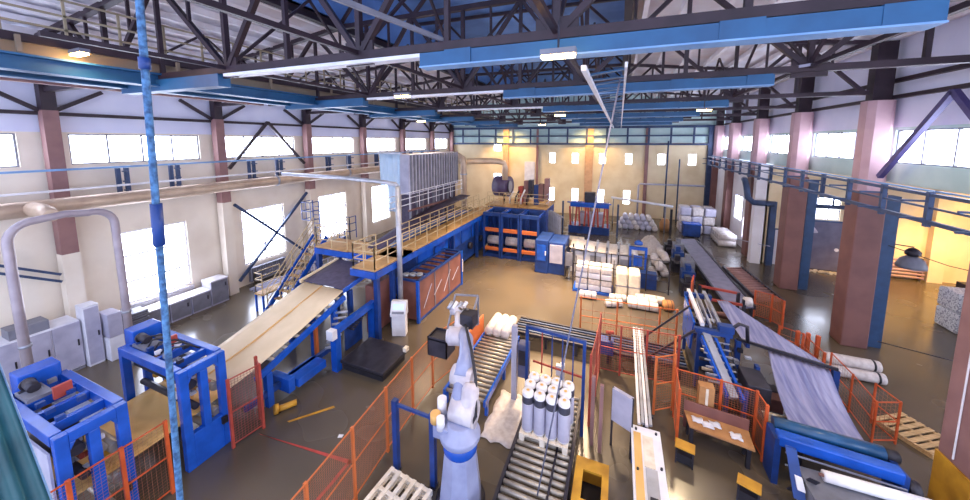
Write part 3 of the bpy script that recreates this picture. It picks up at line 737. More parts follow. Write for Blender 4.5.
# posts & pipes near the platform
t = thing('vent_post', 'slim grey vertical duct standing between platform and brown tank', 'duct', (-9.55, 13.0, 0))
MB().rod((-9.5, 12.75, 0), (-9.5, 12.75, 6.9), .12, 12).go('pipe', GALV, t); MB().rod((-9.55, 12.75, 0), (-9.55, 12.75, .08), .2, 12).go('flange', GALV, t)
MB().tube([(-9.5, 12.75, 6.9), (-9.6, 12.75, 7.0), (-10.4, 12.9, 7.05), (-13.5, 13.3, 7.1), (-18.2, 13.6, 7.1)], .1, 10).go('cross_pipe', GALV, t)
t = thing('duct_post', 'pale vertical duct with elbow rising from the far end of the walkway', 'duct', (-12.3, 24.0, 0))
MB().tube([(-12.0, 25.1, ZP), (-12.0, 25.1, 7.2), (-12.05, 25.1, 7.55), (-12.5, 25.1, 7.8), (-14, 25.1, 7.85), (-18, 25, 6.95), (-19.6, 25, 6.6)], .24, 12).go('pipe', DUCT, t); MB().rod((-12.0, 25.1, 4.2), (-12.0, 25.1, 4.3), .3, 12).rod((-12.0, 25.1, 6.2), (-12.0, 25.1, 6.3), .3, 12).go('collar', GALV, t)
t = thing('drum_duct', 'pale horizontal duct bending down to the large drum machine', 'duct', (-9, 26, 6))
MB().tube([(-11.7, 25.15, 7.3), (-11, 25.5, 7.35), (-9.6, 26.6, 7.3), (-9.1, 26.95, 7.15), (-9.0, 27.0, 6.8), (-9.0, 27.0, 5.7)], .25, 12).go('pipe', DUCT, t)
# stairs on the left of the platform
t = thing('access_stairs', 'ochre railed access stairs left of the platform', 'stairs', (-16.5, 12.5, 0))
for x in (-16.9, -15.9): MB().bar((x, 11.2, .1), (x, 14.4, ZP), .08, .25).go('stringer', BLUE, t)
for i in range(10): MB().box(-16.85, -15.95, 11.3+i*.31, 11.55+i*.31, .28+i*.31, .32+i*.31).go('tread', DECK, t)
for x in (-16.9, -15.9): rail([(x, 11.3, .2), (x, 14.4, ZP)], 0, RAILM, t, 'handrail', 1.0)
t = thing('step_platform', 'small blue step platform with railings at the foot of the stairs', 'platform', (-17, 11.8, 0))
MB().box(-17.6, -16.95, 11.1, 12.6, .95, 1.02).go('deck', DECK, t); rail([(-17.55, 12.55), (-17.55, 11.15), (-17.0, 11.15)], 1.02, RAILM, t)
for x in (-17.55, -17.0):
    for y in (11.15, 12.55): MB().box(x-.04, x+.04, y-.04, y+.04, 0, .95).go('leg', BLUE, t)
t = thing('ladder_cage', 'blue caged ladder standing against the third left column', 'ladder', (-19.5, 17, 0))
for x in (-19.7, -19.1): MB().bar((x, 16.8, 0), (x, 16.8, 4.9), .06).go('rail', BLUE_D, t)
for i in range(15): MB().bar((-19.7, 16.8, .3+i*.3), (-19.1, 16.8, .3+i*.3), .04).go('rung', BLUE_D, t)
mb = MB()
for z in (3.7, 4.3, 4.9):
    mb.bar((-19.8, 16.7, z), (-19.8, 16.0, z), .05).bar((-19.0, 16.7, z), (-19.0, 16.0, z), .05).bar((-19.8, 16.0, z), (-19.0, 16.0, z), .05)
for x in (-19.8, -19.4, -19.0): mb.bar((x, 16.0, 3.7), (x, 16.0, 4.9), .04)
mb.go('cage', BLUE_D, t)
t = thing('ladder_cage', 'blue railed landing beside the pale blue curtain', 'ladder', (-14.9, 14.4, ZP))
rail([(-15.0, 14.5), (-14.2, 14.5), (-14.2, 15.0)], ZP, BLUE_D, t, 'railing', .4, 1.3)
for i, (x, y) in enumerate(((-18.2, 13.4), (-18.0, 15.2), (-17.2, 16.6))):
    t = thing('guard_rail', f'pale guard rail on the floor by the left wall, {ORD(i)} from the camera', 'railing', (x, y, 0), 'guard rails by the left windows')
    rail([(x, y), (x+.3, y+1.4)], 0, LILAC if i else BLUE_D, t, 'railing', .5, 1.2)
    MB().box(x-.1, x+.4, y-.05, y+1.45, 0, .03).go('base_plate', GREY, t)

# brown panelled tank
t = thing('water_tank', 'open topped brown panelled tank with blue corner posts', 'tank', (-9.5, 15.7, 0))
x0, x1, y0, y1, h = -10.05, -8.92, 13.35, 18.2, 2.2
MB().box(x1-.06, x1, y0, y1, .12, h-.1).go('side_panel', PANEL, t); MB().box(x0, x1, y0, y0+.06, .12, h-.1).go('end_panel', PANEL, t); MB().box(x0, x1, y1-.06, y1, .12, h-.1).go('end_panel', PANEL, t); MB().box(x0, x0+.06, y0, y1, .12, h-.1).go('side_panel', PANEL, t)
for x in (x0, x1):
    for y in (y0, y1): MB().box(x-.07, x+.07, y-.07, y+.07, 0, h).go('post', BLUE, t)
MB().box(x1-.06, x1+.06, y0, y1, h-.1, h).box(x0-.06, x0+.06, y0, y1, h-.1, h).box(x0, x1, y0-.06, y0+.06, h-.1, h).box(x0, x1, y1-.06, y1+.06, h-.1, h).box(x1-.05, x1+.03, y0, y1, .02, .14).go('rim', BLUE_D, t)
for i in range(7): MB().box(x0, x1, y0+.9+i*.58, y0+1.0+i*.58, h-.08, h-.02).go('crossbar', BLUE_D, t)
MB().box(x0+.06, x1-.06, y0+.06, y1-.06, .3, 1.3).go('liquid', DARK, t)
mb = MB()
for y in (14.95, 16.55): mb.bar((x1+.02, y, .15), (x1+.02, y, h-.1), .04)
mb.go('seam', GREY, t)
for i in range(4):
    mb = MB().rod((x1+.03, 13.8+i*1.05, .55+.25*(i % 2)), (x1+.03, 14.6+i*1.05, 1.55-.2*(i % 2)), .02, 6); mb.go('stay_bar', LILAC, t)
for i in range(3): MB().rod((x0+.25+i*.32, y0+.3+.12*i, h), (x0+.25+i*.32, y0+.3+.12*i, h+.12), .17, 16).go('fan', GALV, t)
MB().bar((x1+.14, y1-.1, .9), (x1+.14, y1-.1, 1.7), .05).go('handle', WHITE, t)

# --- fences
def mesh_panel(p, q, z0, z1, s=.09, w=.011):
    mb = MB(); p = Vector((*p, 0)); q = Vector((*q, 0)); L = (q-p).length; n = max(2, int(L/s))
    for i in range(n+1): c = p.lerp(q, i/n); mb.bar(c+Vector((0,0,z0)), c+Vector((0,0,z1)), w)
    k = max(2, int((z1-z0)/s))
    for j in range(k+1): z = z0+(z1-z0)*j/k; mb.bar(p+Vector((0,0,z)), q+Vector((0,0,z)), w)
    return mb
MESHM = mat('guard_mesh', '#a5623f', .6, 0, '#94573a', 3.)
MESHR = mat('red_guard_mesh', '#93453c', .6, 0, '#813a33', 3.)
def fence(name, lab, pts, h, m=ORANGE, z0=.12, mid=True, mesh=None, post=.07, group=None, s=.09, w=.011):
    p0 = pts[0]
    t = thing(name, lab, 'fence', (*p0, 0), group)
    for x, y in pts: MB().box(x-post/2, x+post/2, y-post/2, y+post/2, 0, h+.03).go('post', m, t)
    for p, q in zip(pts, pts[1:]):
        mesh_panel(p, q, z0, h, s, w).go('mesh_panel', {'safety_orange': MESHM, 'orange_beam': MESHM, 'rust_red': MESHR}.get(m.name, m), t)
        mb = MB()
        for z in ([z0, h/2+.05, h] if mid else [z0, h]): mb.bar((*p, z), (*q, z), .028)
        mb.go('rail', m, t)
    return t
fence('mesh_fence', 'orange mesh fence in front of the nearest press frame', [(-10.3, 1.7), (-10.3, 2.5), (-10.3, 3.3), (-10.3, 4.1)], 2.0, s=.08, w=.0035)
fence('mesh_fence', 'orange mesh fence at the far end of the second press frame', [(-10.2, 5.5), (-10.05, 6.3), (-10.5, 6.5)], 2.15, RED, s=.08, w=.007)
fence('mesh_fence', 'long orange mesh fence along the aisle left of the robot', [(-5.65, 3.0), (-5.7, 4.3), (-5.8, 5.7), (-5.9, 7.1), (-5.98, 8.5), (-6.0, 9.8), (-5.6, 11.4)], 2.0, OCHRE_F, s=.06, w=.0055)
# floor lines
struct(MB().prism([(-10.0, 6.1, .002), (-9.9, 6.1, .002), (-6.65, 6.5, .002), (-6.65, 6.38, .002)], (0, 0, .004)), 'trim_50', REDLINE, 'thin red line painted across the floor', 'floor line')
struct(MB().box(-6.75, -6.66, 1.5, 6.5, .002, .006), 'trim_51', REDLINE, 'thin red line painted along the orange fence', 'floor line')
struct(MB().prism([(-9.6, 6.75, .002), (-9.5, 6.75, .002), (-8.6, 7.75, .002), (-8.7, 7.8, .002)], (0, 0, .004)), 'trim_52', YELLOW, 'short yellow line painted on the floor', 'floor line')
solo(MB().prism([(-7.62, 6.9, .001), (-7.5, 6.95, .001), (-7.52, 7.05, .001), (-7.66, 7.0, .001)], (0, 0, .015)), 'paper_scrap', WHITE, 'small white paper scrap on the floor', 'scrap')

# ================================================================== CENTRE
def roller_conveyor(lab, xa, xb, y0, y1, z, axis='y', pitch=.16, side=BLUE_D, rm=ROLLM, split=None, legs=3):
    """rollers lie across the travel axis"""
    t = thing('roller_conveyor', lab, 'conveyor', ((xa+xb)/2, (y0+y1)/2, 0))
    L = y1-y0 if axis == 'y' else xb-xa; n = int(L/pitch)
    for i in range(n):
        c = (i+.5)*L/n
        if axis == 'y':
            segs = [(xa+.05, xb-.05)] if not split else [(xa+.05, split-.03), (split+.03, xb-.05)]
            mb = MB()
            for a, b in segs: mb.rod((a, y0+c, z), (b, y0+c, z), .06, 10)
        else: mb = MB().rod((xa+c, y0+.05, z), (xa+c, y1-.05, z), .045, 10)
        mb.go('roller', rm, t)
    if axis == 'y':
        for x in (xa, xb): MB().box(x-.04, x+.04, y0, y1, z-.14, z+.06).go('side_rail', side, t)
        if split: MB().box(split-.03, split+.03, y0, y1, z-.12, z+.02).go('centre_rail', DARKM, t)
        pts = [(x, y0+.2+(y1-y0-.4)*i/(legs-1)) for x in (xa, xb) for i in range(legs)]
    else:
        for y in (y0, y1): MB().box(xa, xb, y-.04, y+.04, z-.14, z+.06).go('side_rail', side, t)
        pts = [(xa+.2+(xb-xa-.4)*i/(legs-1), y) for y in (y0, y1) for i in range(legs)]
    for x, y in pts: MB().box(x-.05, x+.05, y-.05, y+.05, 0, z-.12).go('leg', side, t)
    return t
roller_conveyor('long roller conveyor in the foreground carrying the pallet of white rolls', -2.4, -.85, 4.6, 10.6, .55, pitch=.2, split=-1.25, side=DARKM)
roller_conveyor('roller conveyor with blue sides right behind the white robot', -5.2, -3.72, 9.2, 13.2, .55, pitch=.22, side=BLUE)
t = thing('chain_conveyor', 'dark cross conveyor of long steel bars behind the cell', 'conveyor', (-.5, 14.3, 0))
for i in range(7):
    MB().box(-4.1, 2.7, 13.62+i*.2, 13.72+i*.2, .42, .55).go('chain_bar', STEELB if i % 2 else DARKM, t)
for i in range(6):
    x = -3.9+i*1.27
    MB().box(x-.05, x+.05, 13.6, 14.95, .3, .42).go('cross_tie', DARKM, t)
    for y in (13.65, 14.88): MB().box(x-.05, x+.05, y-.05, y+.05, 0, .3).go('leg', DARKM, t)
# robot
t = thing('robot_arm', 'pale blue and white palletizing robot arm in the middle of the cell', 'robot', (-3.35, 6.7, 0))
MB().lathe((-3.35, 6.7, 0), [(.62, 0), (.62, .08), (.55, .1)], 24).go('foot_plate', DARKM, t)
mb = MB()
mb.lathe((-3.35, 6.7, .1), [(.56, 0), (.54, .2), (.42, 1.3), (.4, 1.36)], 8)
for f in mb.bm.faces: f.smooth = False
mb.go('pedestal', ROBO, t, .02)
MB().lathe((-3.35, 6.7, 1.46), [(.4, 0), (.42, .04), (.42, .26), (.36, .3)], 28).go('slewing_ring', BLUE, t)
mb = MB().lathe((-3.35, 6.7, 1.76), [(.46, 0), (.5, .05), (.5, .16), (.36, .28), (.3, .42)], 28).box(-3.95, -3.5, 6.4, 6.95, 1.8, 2.1)
mb.go('turret', ROBO, t, .02)
MB().rod((-3.9, 6.8, 2.15), (-3.9, 6.8, 2.55), .12, 14).rod((-3.75, 6.45, 2.05), (-3.75, 6.45, 2.35), .1, 14).go('servo_motor', WHITE, t)
MB().rod((-3.62, 6.85, 2.35), (-3.0, 6.85, 2.35), .3, 22).go('shoulder', ROBW, t)
MB().tube([(-3.18, 6.82, 2.0), (-3.18, 6.85, 2.4), (-3.2, 7.0, 2.85), (-3.22, 7.06, 3.0)], [.2, .23, .22, .14], 18).go('balancer', ROBW, t)
MB().tube([(-3.5, 6.85, 2.35), (-3.5, 7.05, 2.75), (-3.52, 7.2, 3.0)], [.22, .19, .2], 16).go('lower_arm', ROBO, t)
MB().rod((-3.78, 7.2, 2.98), (-3.22, 7.2, 2.98), .24, 22).go('elbow', ROBW, t)
MB().tube([(-3.5, 7.1, 3.0), (-3.55, 7.5, 3.3), (-3.75, 7.95, 3.5), (-4.0, 8.25, 3.45)], [.23, .2, .19, .17], 16).go('forearm', ROBO, t)
MB().rod((-4.4, 8.12, 3.35), (-3.86, 8.3, 3.35), .26, 24).rod((-4.46, 8.1, 3.35), (-4.4, 8.12, 3.35), .18, 24).go('wrist_joint', ROBW, t)
MB().rod((-4.5, 8.085, 3.35), (-4.46, 8.1, 3.35), .08, 16).go('wrist_cap', DARK, t)
MB().tube([(-4.15, 8.3, 3.45), (-4.3, 8.6, 3.62), (-4.45, 8.85, 3.7)], [.16, .13, .12], 14).rod((-4.7, 8.9, 3.7), (-4.25, 8.9, 3.75), .15, 16).go('wrist_link', ROBW, t)
for i in range(4): MB().rod((-4.75+i*.14, 8.75+.05*i, 3.8), (-4.7+i*.14, 8.95+.05*i, 3.95), .06, 10).go('gripper_cylinder', WHITE if i % 2 else GALV, t)
MB().rod((-3.95, 6.55, 2.1), (-3.95, 6.55, 2.32), .13, 14).go('motor_cap', KRAFT, t)
MB().box(-4.15, -3.75, 8.35, 8.75, 3.55, 3.95).go('valve_block', DARKM, t)
MB().box(-4.6, -4.35, 8.5, 8.9, 3.1, 3.3).go('clamp_block', GREY, t)
for i in range(3): MB().bar((-4.3+i*.14, 9.2, 3.5), (-4.3+i*.14, 8.6, 4.0), .05).go('gripper_rod', RAILD, t)
g = MB()
x0, x1, y0, y1, z0, z1 = -5.15, -4.5, 8.15, 8.7, 2.55, 3.15
g.box(x0, x1, y0, y0+.03, z0, z1).box(x0, x0+.03, y0, y1, z0, z1).box(x1-.03, x1, y0, y1, z0, z1).box(x0, x1, y1-.03, y1, z0, z1).box(x0, x1, y0, y1, z1-.1, z1-.06)
g.go('gripper_box', DARKM, t)
MB().bar((-4.75, 9.25, 4.05), (-3.95, 9.25, 4.15), .05).bar((-3.95, 9.25, 4.15), (-3.95, 9.25, 3.2), .05).bar((-4.75, 9.25, 4.05), (-4.75, 8.7, 3.2), .05).bar((-4.75, 8.7, 3.2), (-3.95, 9.25, 3.2), .05).bar((-3.95, 9.25, 4.15), (-3.9, 8.5, 3.6), .05).go('gripper_frame', GREY, t)
MB().tube([(-3.2, 6.6, 1.9), (-2.95, 6.75, 2.4), (-3.1, 7.1, 3.1), (-3.4, 7.5, 3.55), (-3.9, 8.2, 3.75)], .04, 8).go('cable_hose', DARK, t)
solo(MB().lathe((-2.75, 5.95, 0), [(.22, 0), (.24, .1), (.2, .5), (.12, .55)], 18), 'rubber_cover', DARK, 'black rubber cover on the floor at the foot of the robot', 'cover')
# blue gate by robot
t = thing('light_gate', 'blue two post gate standing left of the robot', 'gate', (-4.7, 6.75, 0))
for x in (-5.32, -4.16): 
    MB().box(x-.07, x+.07, 6.68, 6.82, 0, 2.1).go('post', BLUE_D, t); MB().box(x-.1, x+.1, 6.65, 6.85, 0, .04).go('foot', DARKM, t)
MB().bar((-5.32, 6.75, 1.98), (-4.16, 6.75, 1.95), .07).go('crossbar', BLUE_D, t)
# pallets
def pallet_geo(t, x, y, z, w, d, rz, m, n=7):
    R = Matrix.Translation((x, y, z)) @ Matrix.Rotation(rz, 4, 'Z')
    mb = MB(R)
    for i in range(n): a = -w/2 + (w-.1)*i/(n-1); mb.box(a, a+.1, -d/2, d/2, .12, .145)
    mb.go('deck_boards', m, t)
    for b in (-d/2, -.05, d/2-.1):
        mb = MB(R)
        for a in (-w/2, -.06, w/2-.12): mb.box(a, a+.12, b, b+.1, .022, .1)
        mb.box(-w/2, w/2, b, b+.1, .1, .12).box(-w/2, w/2, b, b+.1, 0, .022); mb.go('stringer', m, t)
t = thing('pallet', 'white slatted pallet on the floor in front of the blue gate', 'pallet', (-4.7, 6.0, 0))
pallet_geo(t, -4.76, 5.93, .0, 1.35, 1.1, -.12, WOODW, 6)
t2 = thing('pallet', 'white slatted pallet on top of the floor pallet by the blue gate', 'pallet', (-4.7, 6.0, .15))
pallet_geo(t2, -4.73, 5.95, .15, 1.35, 1.1, -.1, WOODW, 6)
t = thing('pallet', 'pale pallet under the white rolls on the foreground conveyor', 'pallet', (-1.6, 8.55, .6))
for i in range(8): MB().box(-2.3+i*.172, -2.16+i*.172, 8.3, 9.4, .81, .835).go('deck_board', WOODW, t)
for b_ in (8.3, 8.8, 9.28): MB().box(-2.3, -.96, b_, b_+.12, .785, .81).go('stringer', WOODW, t)
for b_ in (8.3, 8.8, 9.28):
    for a_ in (-2.3, -1.72, -1.1): MB().box(a_, a_+.14, b_, b_+.12, .61, .785).go('block', WOODW, t)
# rolls: 4 x 2 (+1) upright cylinders
pos = [(-2.11+i*.336, 8.51) for i in range(4)] + [(-2.13+i*.336, 8.85) for i in range(4)] + [(-2.09+i*.336, 9.19) for i in range(4)]
names = {0: 'nearest row', 1: 'middle row', 2: 'far row'}
for i, (x, y) in enumerate(pos):
    t = thing('film_roll', f'upright white film roll on the conveyor pallet, {names[i//4]}, {ORD(i%4)} from the left', 'roll', (x, y, .84), 'upright film rolls on the pallet')
    h = 1.2
    MB().lathe((x, y, .84), [(.14, 0), (.163, .03), (.163, h-.05), (.13, h), (.04, h), (.035, h-.06)], 20).go('body', CYL, t)
    MB().lathe((x, y, .84), [(.165, .86), (.166, .87), (.166, 1.06), (.165, 1.07)], 20).go('wrap_band', WRAPD, t)
    MB().lathe((x, y, .84), [(.164, .06), (.165, .07), (.165, .84), (.164, .85)], 20).go('stretch_film', LILAC, t)
    MB().lathe((x, y, .84+h-.05), [(.035, 0), (.045, .055), (.03, .06)], 12).go('core', KRAFT, t)
# plastic sheet on floor
rows = []
for i in range(9):
    rows.append([(-3.6+.105*j+.04*math.sin(i*2+j), 8.5+.26*i+.05*math.sin(j*1.3), .03+.03*random.random()) for j in range(11)])
solo(MB().sheet(rows, .01), 'plastic_sheet', PLASTIC, 'crumpled white plastic sheet on the floor beside the robot', 'sheet')
# wrapped bale at the end of the roller conveyor
t = thing('wrapped_rolls', 'bundle of white wrapped rolls lying at the end of the blue roller conveyor', 'bale', (-4.6, 13.6, .6))
for i in range(3): MB().lathe((-4.95+i*.36, 12.7, .8), [(.1, 0), (.2, .03), (.21, .7), (.2, 1.35), (.1, 1.38)], 16, 'y').go('roll', PLASTIC, t)
solo(MB().box(-5.75, -5.45, 12.9, 13.1, 0, 1.1), 'fence_board', LILAC, 'small pale board standing left of the wrapped rolls', 'board')
solo(MB().box(-5.42, -5.36, 11.5, 13.2, 0, 1.25), 'guard_screen', OCHRE_F, 'orange brown guard panel beside the blue roller conveyor', 'panel')
# gate frame around pallet
t = thing('portal_frame', 'blue portal frame standing behind the pallet of white rolls', 'frame', (-1.6, 9.4, 0))
for x, y in ((-2.52, 9.95), (-.72, 9.75)): MB().box(x-.045, x+.045, y-.045, y+.045, 0, 3.1).go('post', BLUE_D, t)
MB().bar((-2.52, 9.95, 3.06), (-.72, 9.75, 3.06), .09).go('lintel_bar', BLUE_D, t)
for i in range(4):
    f = (i+1)/5; MB().bar((-2.35+1.63*f, 9.95-.2*f, 1.6), (-2.35+1.63*f, 9.95-.2*f, 3.0), .035).go('inner_bar', RED if i == 0 else BLUE_D, t)
MB().bar((-2.32, 9.98, 1.9), (-.75, 9.78, 1.9), .05).go('mid_bar', RED, t)
t = thing('sensor_post', 'grey sensor post beside the roller conveyor behind the robot', 'post', (-3.2, 10.6, 0))
MB().box(-3.16, -2.98, 10.3, 10.45, 0, 2.75).go('column', LILAC, t); MB().box(-2.95, -2.6, 10.35, 10.7, .9, 2.1).go('cabinet', mat('purple_grey', '#5d5f80', .5), t, .02); MB().box(-2.9, -2.65, 10.3, 10.36, 1.4, 1.9).go('panel', DARKM, t)
# fence posts around cross conveyor
fence('mesh_fence', 'orange mesh fence between the portal frame and the metal rail', [(-.55, 10.2), (-.45, 11.6), (-.4, 12.95)], 2.4, RED, mesh=RED, s=.12, w=.007)
fence('mesh_fence', 'tall orange fence along the near side of the cross conveyor', [(-.4, 13.05), (.35, 13.05), (1.25, 13.1), (2.3, 13.15)], 2.0, RED, s=.09, w=.007, mesh=RED)
fence('mesh_fence', 'orange fence posts along the far side of the cross conveyor', [(-1.35, 15.2), (.2, 15.3), (1.9, 15.4), (2.55, 15.45)], 1.9, OCHRE_F, s=.5, w=.012)
solo(MB().prism([(3.3, 17.6, .0), (3.7, 18.9, .0), (3.7, 18.9, 2.3), (3.5, 18.2, 2.2)], (.05, 0, 0)), 'guard_screen', ORANGE, 'solid orange guard plate behind the blue winding machine', 'panel')
t = thing('drive_unit', 'small blue drive unit with a red knob on the cross conveyor', 'motor', (-.2, 13.4, .5))
MB().box(-.45, .1, 13.3, 13.75, .552, 1.1).go('housing', BLUE_D, t, .02); MB().rod((-.05, 13.5, 1.1), (-.05, 13.5, 1.45), .05, 8).go('stem', DARKM, t); MB().rod((-.2, 13.45, 1.42), (.1, 13.5, 1.44), .07, 10).go('knob', RED, t)
solo(MB().box(-1.6, -1.45, 10.9, 11.05, 0, 1.35).box(-1.72, -1.5, 10.8, 10.95, 1.0, 1.35), 'switch_post', WHITE, 'small white switch box on a post behind the portal frame', 'switch')
# yellow pit box
t = thing('yellow_bin', 'yellow steel bin with a dark opening beside the foreground conveyor', 'bin', (-.3, 7.6, 0))
MB().box(-.68, .05, 7.2, 7.3, 0, .6).box(-.68, .05, 8.25, 8.35, 0, .6).box(-.68, -.58, 7.3, 8.25, 0, .6).box(-.05, .05, 7.3, 8.25, 0, .6).box(-.72, .09, 8.05, 8.39, .6, .66).box(-.72, .09, 6.95, 7.3, .6, .66).box(-.72, -.52, 7.3, 8.05, .6, .66).box(-.07, .09, 7.3, 8.05, .6, .66).go('body', YELLOW, t)
MB().box(-.58, -.05, 7.3, 8.25, .05, .1).go('inner_floor', DARK, t)
# uprights near the bin
for i, (x, y, h) in enumerate(((-.42, 9.55, 2.2), (-.18, 9.4, 2.1))):
    solo(MB().box(x-.05, x+.05, y-.05, y+.05, 0, h), 'guide_post', PINK, ['brown guide post behind the yellow bin, left of its pair', 'brown guide post behind the yellow bin, right of its pair'][i], 'post')
t = thing('notice_board', 'white standing board on two dark legs beside the long white table', 'board', (.4, 9.5, 0))
MB().prism([(.1, 9.72, .85), (.62, 9.45, .85), (.62, 9.45, 1.85), (.1, 9.72, 1.85)], (.05, .1, 0)).go('panel', LILAC, t)
for x, y in ((.12, 9.76), (.64, 9.5)): MB().box(x-.03, x+.03, y-.03, y+.03, 0, 1.85).go('leg', DARKM, t)
# metal rail (long profiles)
for i in range(4):
    x = .84+i*.1
    solo(MB().bar((x, 9.7, .98+.04*(i % 2)), (x+.05, 15.0, 1.0+.04*(i % 2)), .075, .06), 'metal_profile', GALV if i % 2 else WHITE, f'long pale metal profile leading to the white table, {ORD(i)} from the left', 'profile', 'metal profiles')
t = thing('profile_stand', 'dark stand carrying the long pale metal profiles', 'stand', (1.0, 12.4, 0))
for y in (10.2, 12.2, 14.5): MB().box(.8, 1.25, y-.05, y+.05, .88, .94).box(.98, 1.08, y-.05, y+.05, 0 if y < 14 else .56, .88).go('trestle', DARKM, t)
# table
t = thing('work_table', 'long white work table with tan strip in the foreground', 'table', (1, 8, 0))
MB().box(.62, 1.36, 6.3, 9.6, .92, 1.0).go('top', WHITE, t, .01)
MB().box(.68, .86, 6.4, 9.35, 1.0, 1.015).go('tan_strip', KRAFT, t)
MB().box(.92, 1.18, 6.35, 8.3, 1.0, 1.04).go('metal_plate', GALV, t); MB().box(.9, 1.15, 8.35, 9.3, 1.0, 1.012).go('pale_strip', WOODW, t)
for x in (.7, 1.28):
    for y in (6.5, 9.4): MB().box(x-.04, x+.04, y-.04, y+.04, 0, .92).go('leg', BLUE_D, t)
for i, (x, y) in enumerate(((.75, 9.45), (1.25, 9.45), (.74, 8.2), (1.28, 8.4))): MB().rod((x, y, 1.0), (x, y, 1.05), .03, 8).go('bolt', DARKM, t)
solo(MB().box(1.0, 1.2, 7.2, 7.5, 1.04, 1.1), 'blue_folder', GIRD, 'small blue folder lying on the long white table', 'folder')
solo(MB().box(.96, 1.12, 7.35, 7.5, 1.04, 1.13), 'hand_tool', DARK, 'small black tool lying on the long white table', 'tool')
# crate fence with cardboard
fence('mesh_fence', 'dark red mesh fence around the cardboard bench', [(1.95, 10.6), (2.0, 11.6), (3.2, 11.5), (4.05, 11.35), (4.1, 10.8)], 1.7, ORANGE, s=.07, w=.006)
fence('mesh_fence', 'orange mesh fence between the white table and the cardboard bench', [(1.4, 11.5), (2.0, 11.9), (2.15, 13.0)], 2.0, OCHRE_F, s=.09, w=.006)
t = thing('packing_bench', 'low brown cardboard topped bench inside the red fence', 'bench', (3.1, 10.8, 0))
MB().prism([(2.25, 10.55, .62), (3.75, 10.3, .62), (3.8, 11.0, .62), (2.2, 11.2, .62)], (0, 0, .05)).go('top', CARD, t)
for x, y in ((2.32, 10.65), (3.65, 10.42), (3.7, 10.9), (2.32, 11.05)): MB().box(x-.05, x+.05, y-.05, y+.05, 0, .62).go('leg', DARKM, t)
MB().prism([(2.2, 11.18, .1), (3.8, 10.98, .1), (3.8, 10.98, 1.0), (2.2, 11.18, 1.0)], (0, .04, 0)).go('back_board', PANEL, t)
t = thing('cardboard_box', 'tall cardboard box standing behind the packing bench', 'box', (2.75, 11.35, 0))
MB().box(2.58, 2.98, 11.22, 11.5, 0, 1.55).go('body', CARD, t, .01); MB().box(2.75, 2.82, 11.21, 11.22, .9, 1.5).go('tape', WOODW, t)
for i, (x, y) in enumerate(((2.5, 10.85), (2.75, 10.75), (2.95, 10.85), (3.4, 10.6))):
    rows = [[(x-.14+.07*a+.02*math.sin(b*3), y-.12+.06*b, .68+.05*random.random()) for a in range(5)] for b in range(5)]
    solo(MB().sheet(rows, .008), 'crumpled_paper', WHITE, f'crumpled white paper on the packing bench, {ORD(i)} from the left', 'paper', 'papers on the packing bench')
# yellow stools
for i, (x, y, r) in enumerate(((2.05, 9.95, -.2), (3.35, 9.35, -.35))):
    t = thing('yellow_stool', ['yellow topped step stool at the left end of the packing bench', 'yellow topped step stool nearer the blue roller frame'][i], 'stool', (x, y, 0))
    M = Matrix.Translation((x, y, 0)) @ Matrix.Rotation(r, 4, 'Z')
    MB(M).box(-.24, .24, -.17, .17, .48, .52).go('top', YELLOW, t, .01)
    for a in (-.2, .2):
        for b in (-.13, .13): MB(M).box(a-.02, a+.02, b-.02, b+.02, 0, .48).go('leg', DARKM, t)
    MB(M).box(-.2, .2, -.13, .13, .05, .3).go('shelf', DARK, t)
# cables
def lerp(p, q, f): return [p[i]+(q[i]-p[i])*f for i in range(3)]
p, q = (-2.51, 1.2, 14.2), (-3.27, 1.2, .0)
t = thing('hoist_rope', 'thick blue hoist rope hanging close to the camera at left', 'rope', q)
MB().tube([lerp(p, q, f) for f in (0, .25, .5, .75, 1)], [.021, .021, .02, .02, .02], 10).go('rope', ROPE, t)
MB().rod(lerp(p, q, .395), lerp(p, q, .415), .032, 10).rod(lerp(p, q, .33), lerp(p, q, .335), .03, 10).go('clamp', BLUE_D, t)
solo(MB().tube([lerp((-.05, 8.0, 10.36), (-1.45, 6.9, .75), f)[:2] + [lerp((-.05, 8.0, 10.36), (-1.45, 6.9, .75), f)[2]] for f in (0, .3, .6, 1)], .018, 8), 'pull_cable', ROPEG, 'thin grey cable slanting from the crane down to the foreground conveyor', 'cable')
# dark green sheet bottom left
t = thing('ribbed_tarp', 'dark green ribbed tarpaulin at the lower left edge', 'tarpaulin', (-3.3, .8, 7))
A, B = Vector((-3.1, .59, 7.73)), Vector((-2.43, .53, 7.32)); d = B-A; w = Vector((-.14, -.26, -.02))
rows = []
for i in range(33):
    off = w*(i/16) + Vector((0, 0, .018*math.cos(i*PI/2)))
    rows.append([A - d*.8 + off, A + off, B + off, B + d*1.2 + off])
MB().sheet(rows, .01).go('sheet', GREEN, t)
MB().rod(A - d*.8, B + d*1.2, .009, 8).go('edge_rope', GIRD_L, t)
MB().bar(B + d*1.2 + w, B + d*1.2 + w + Vector((0, 0, -5.65)), .06).go('support', DARKM, t)

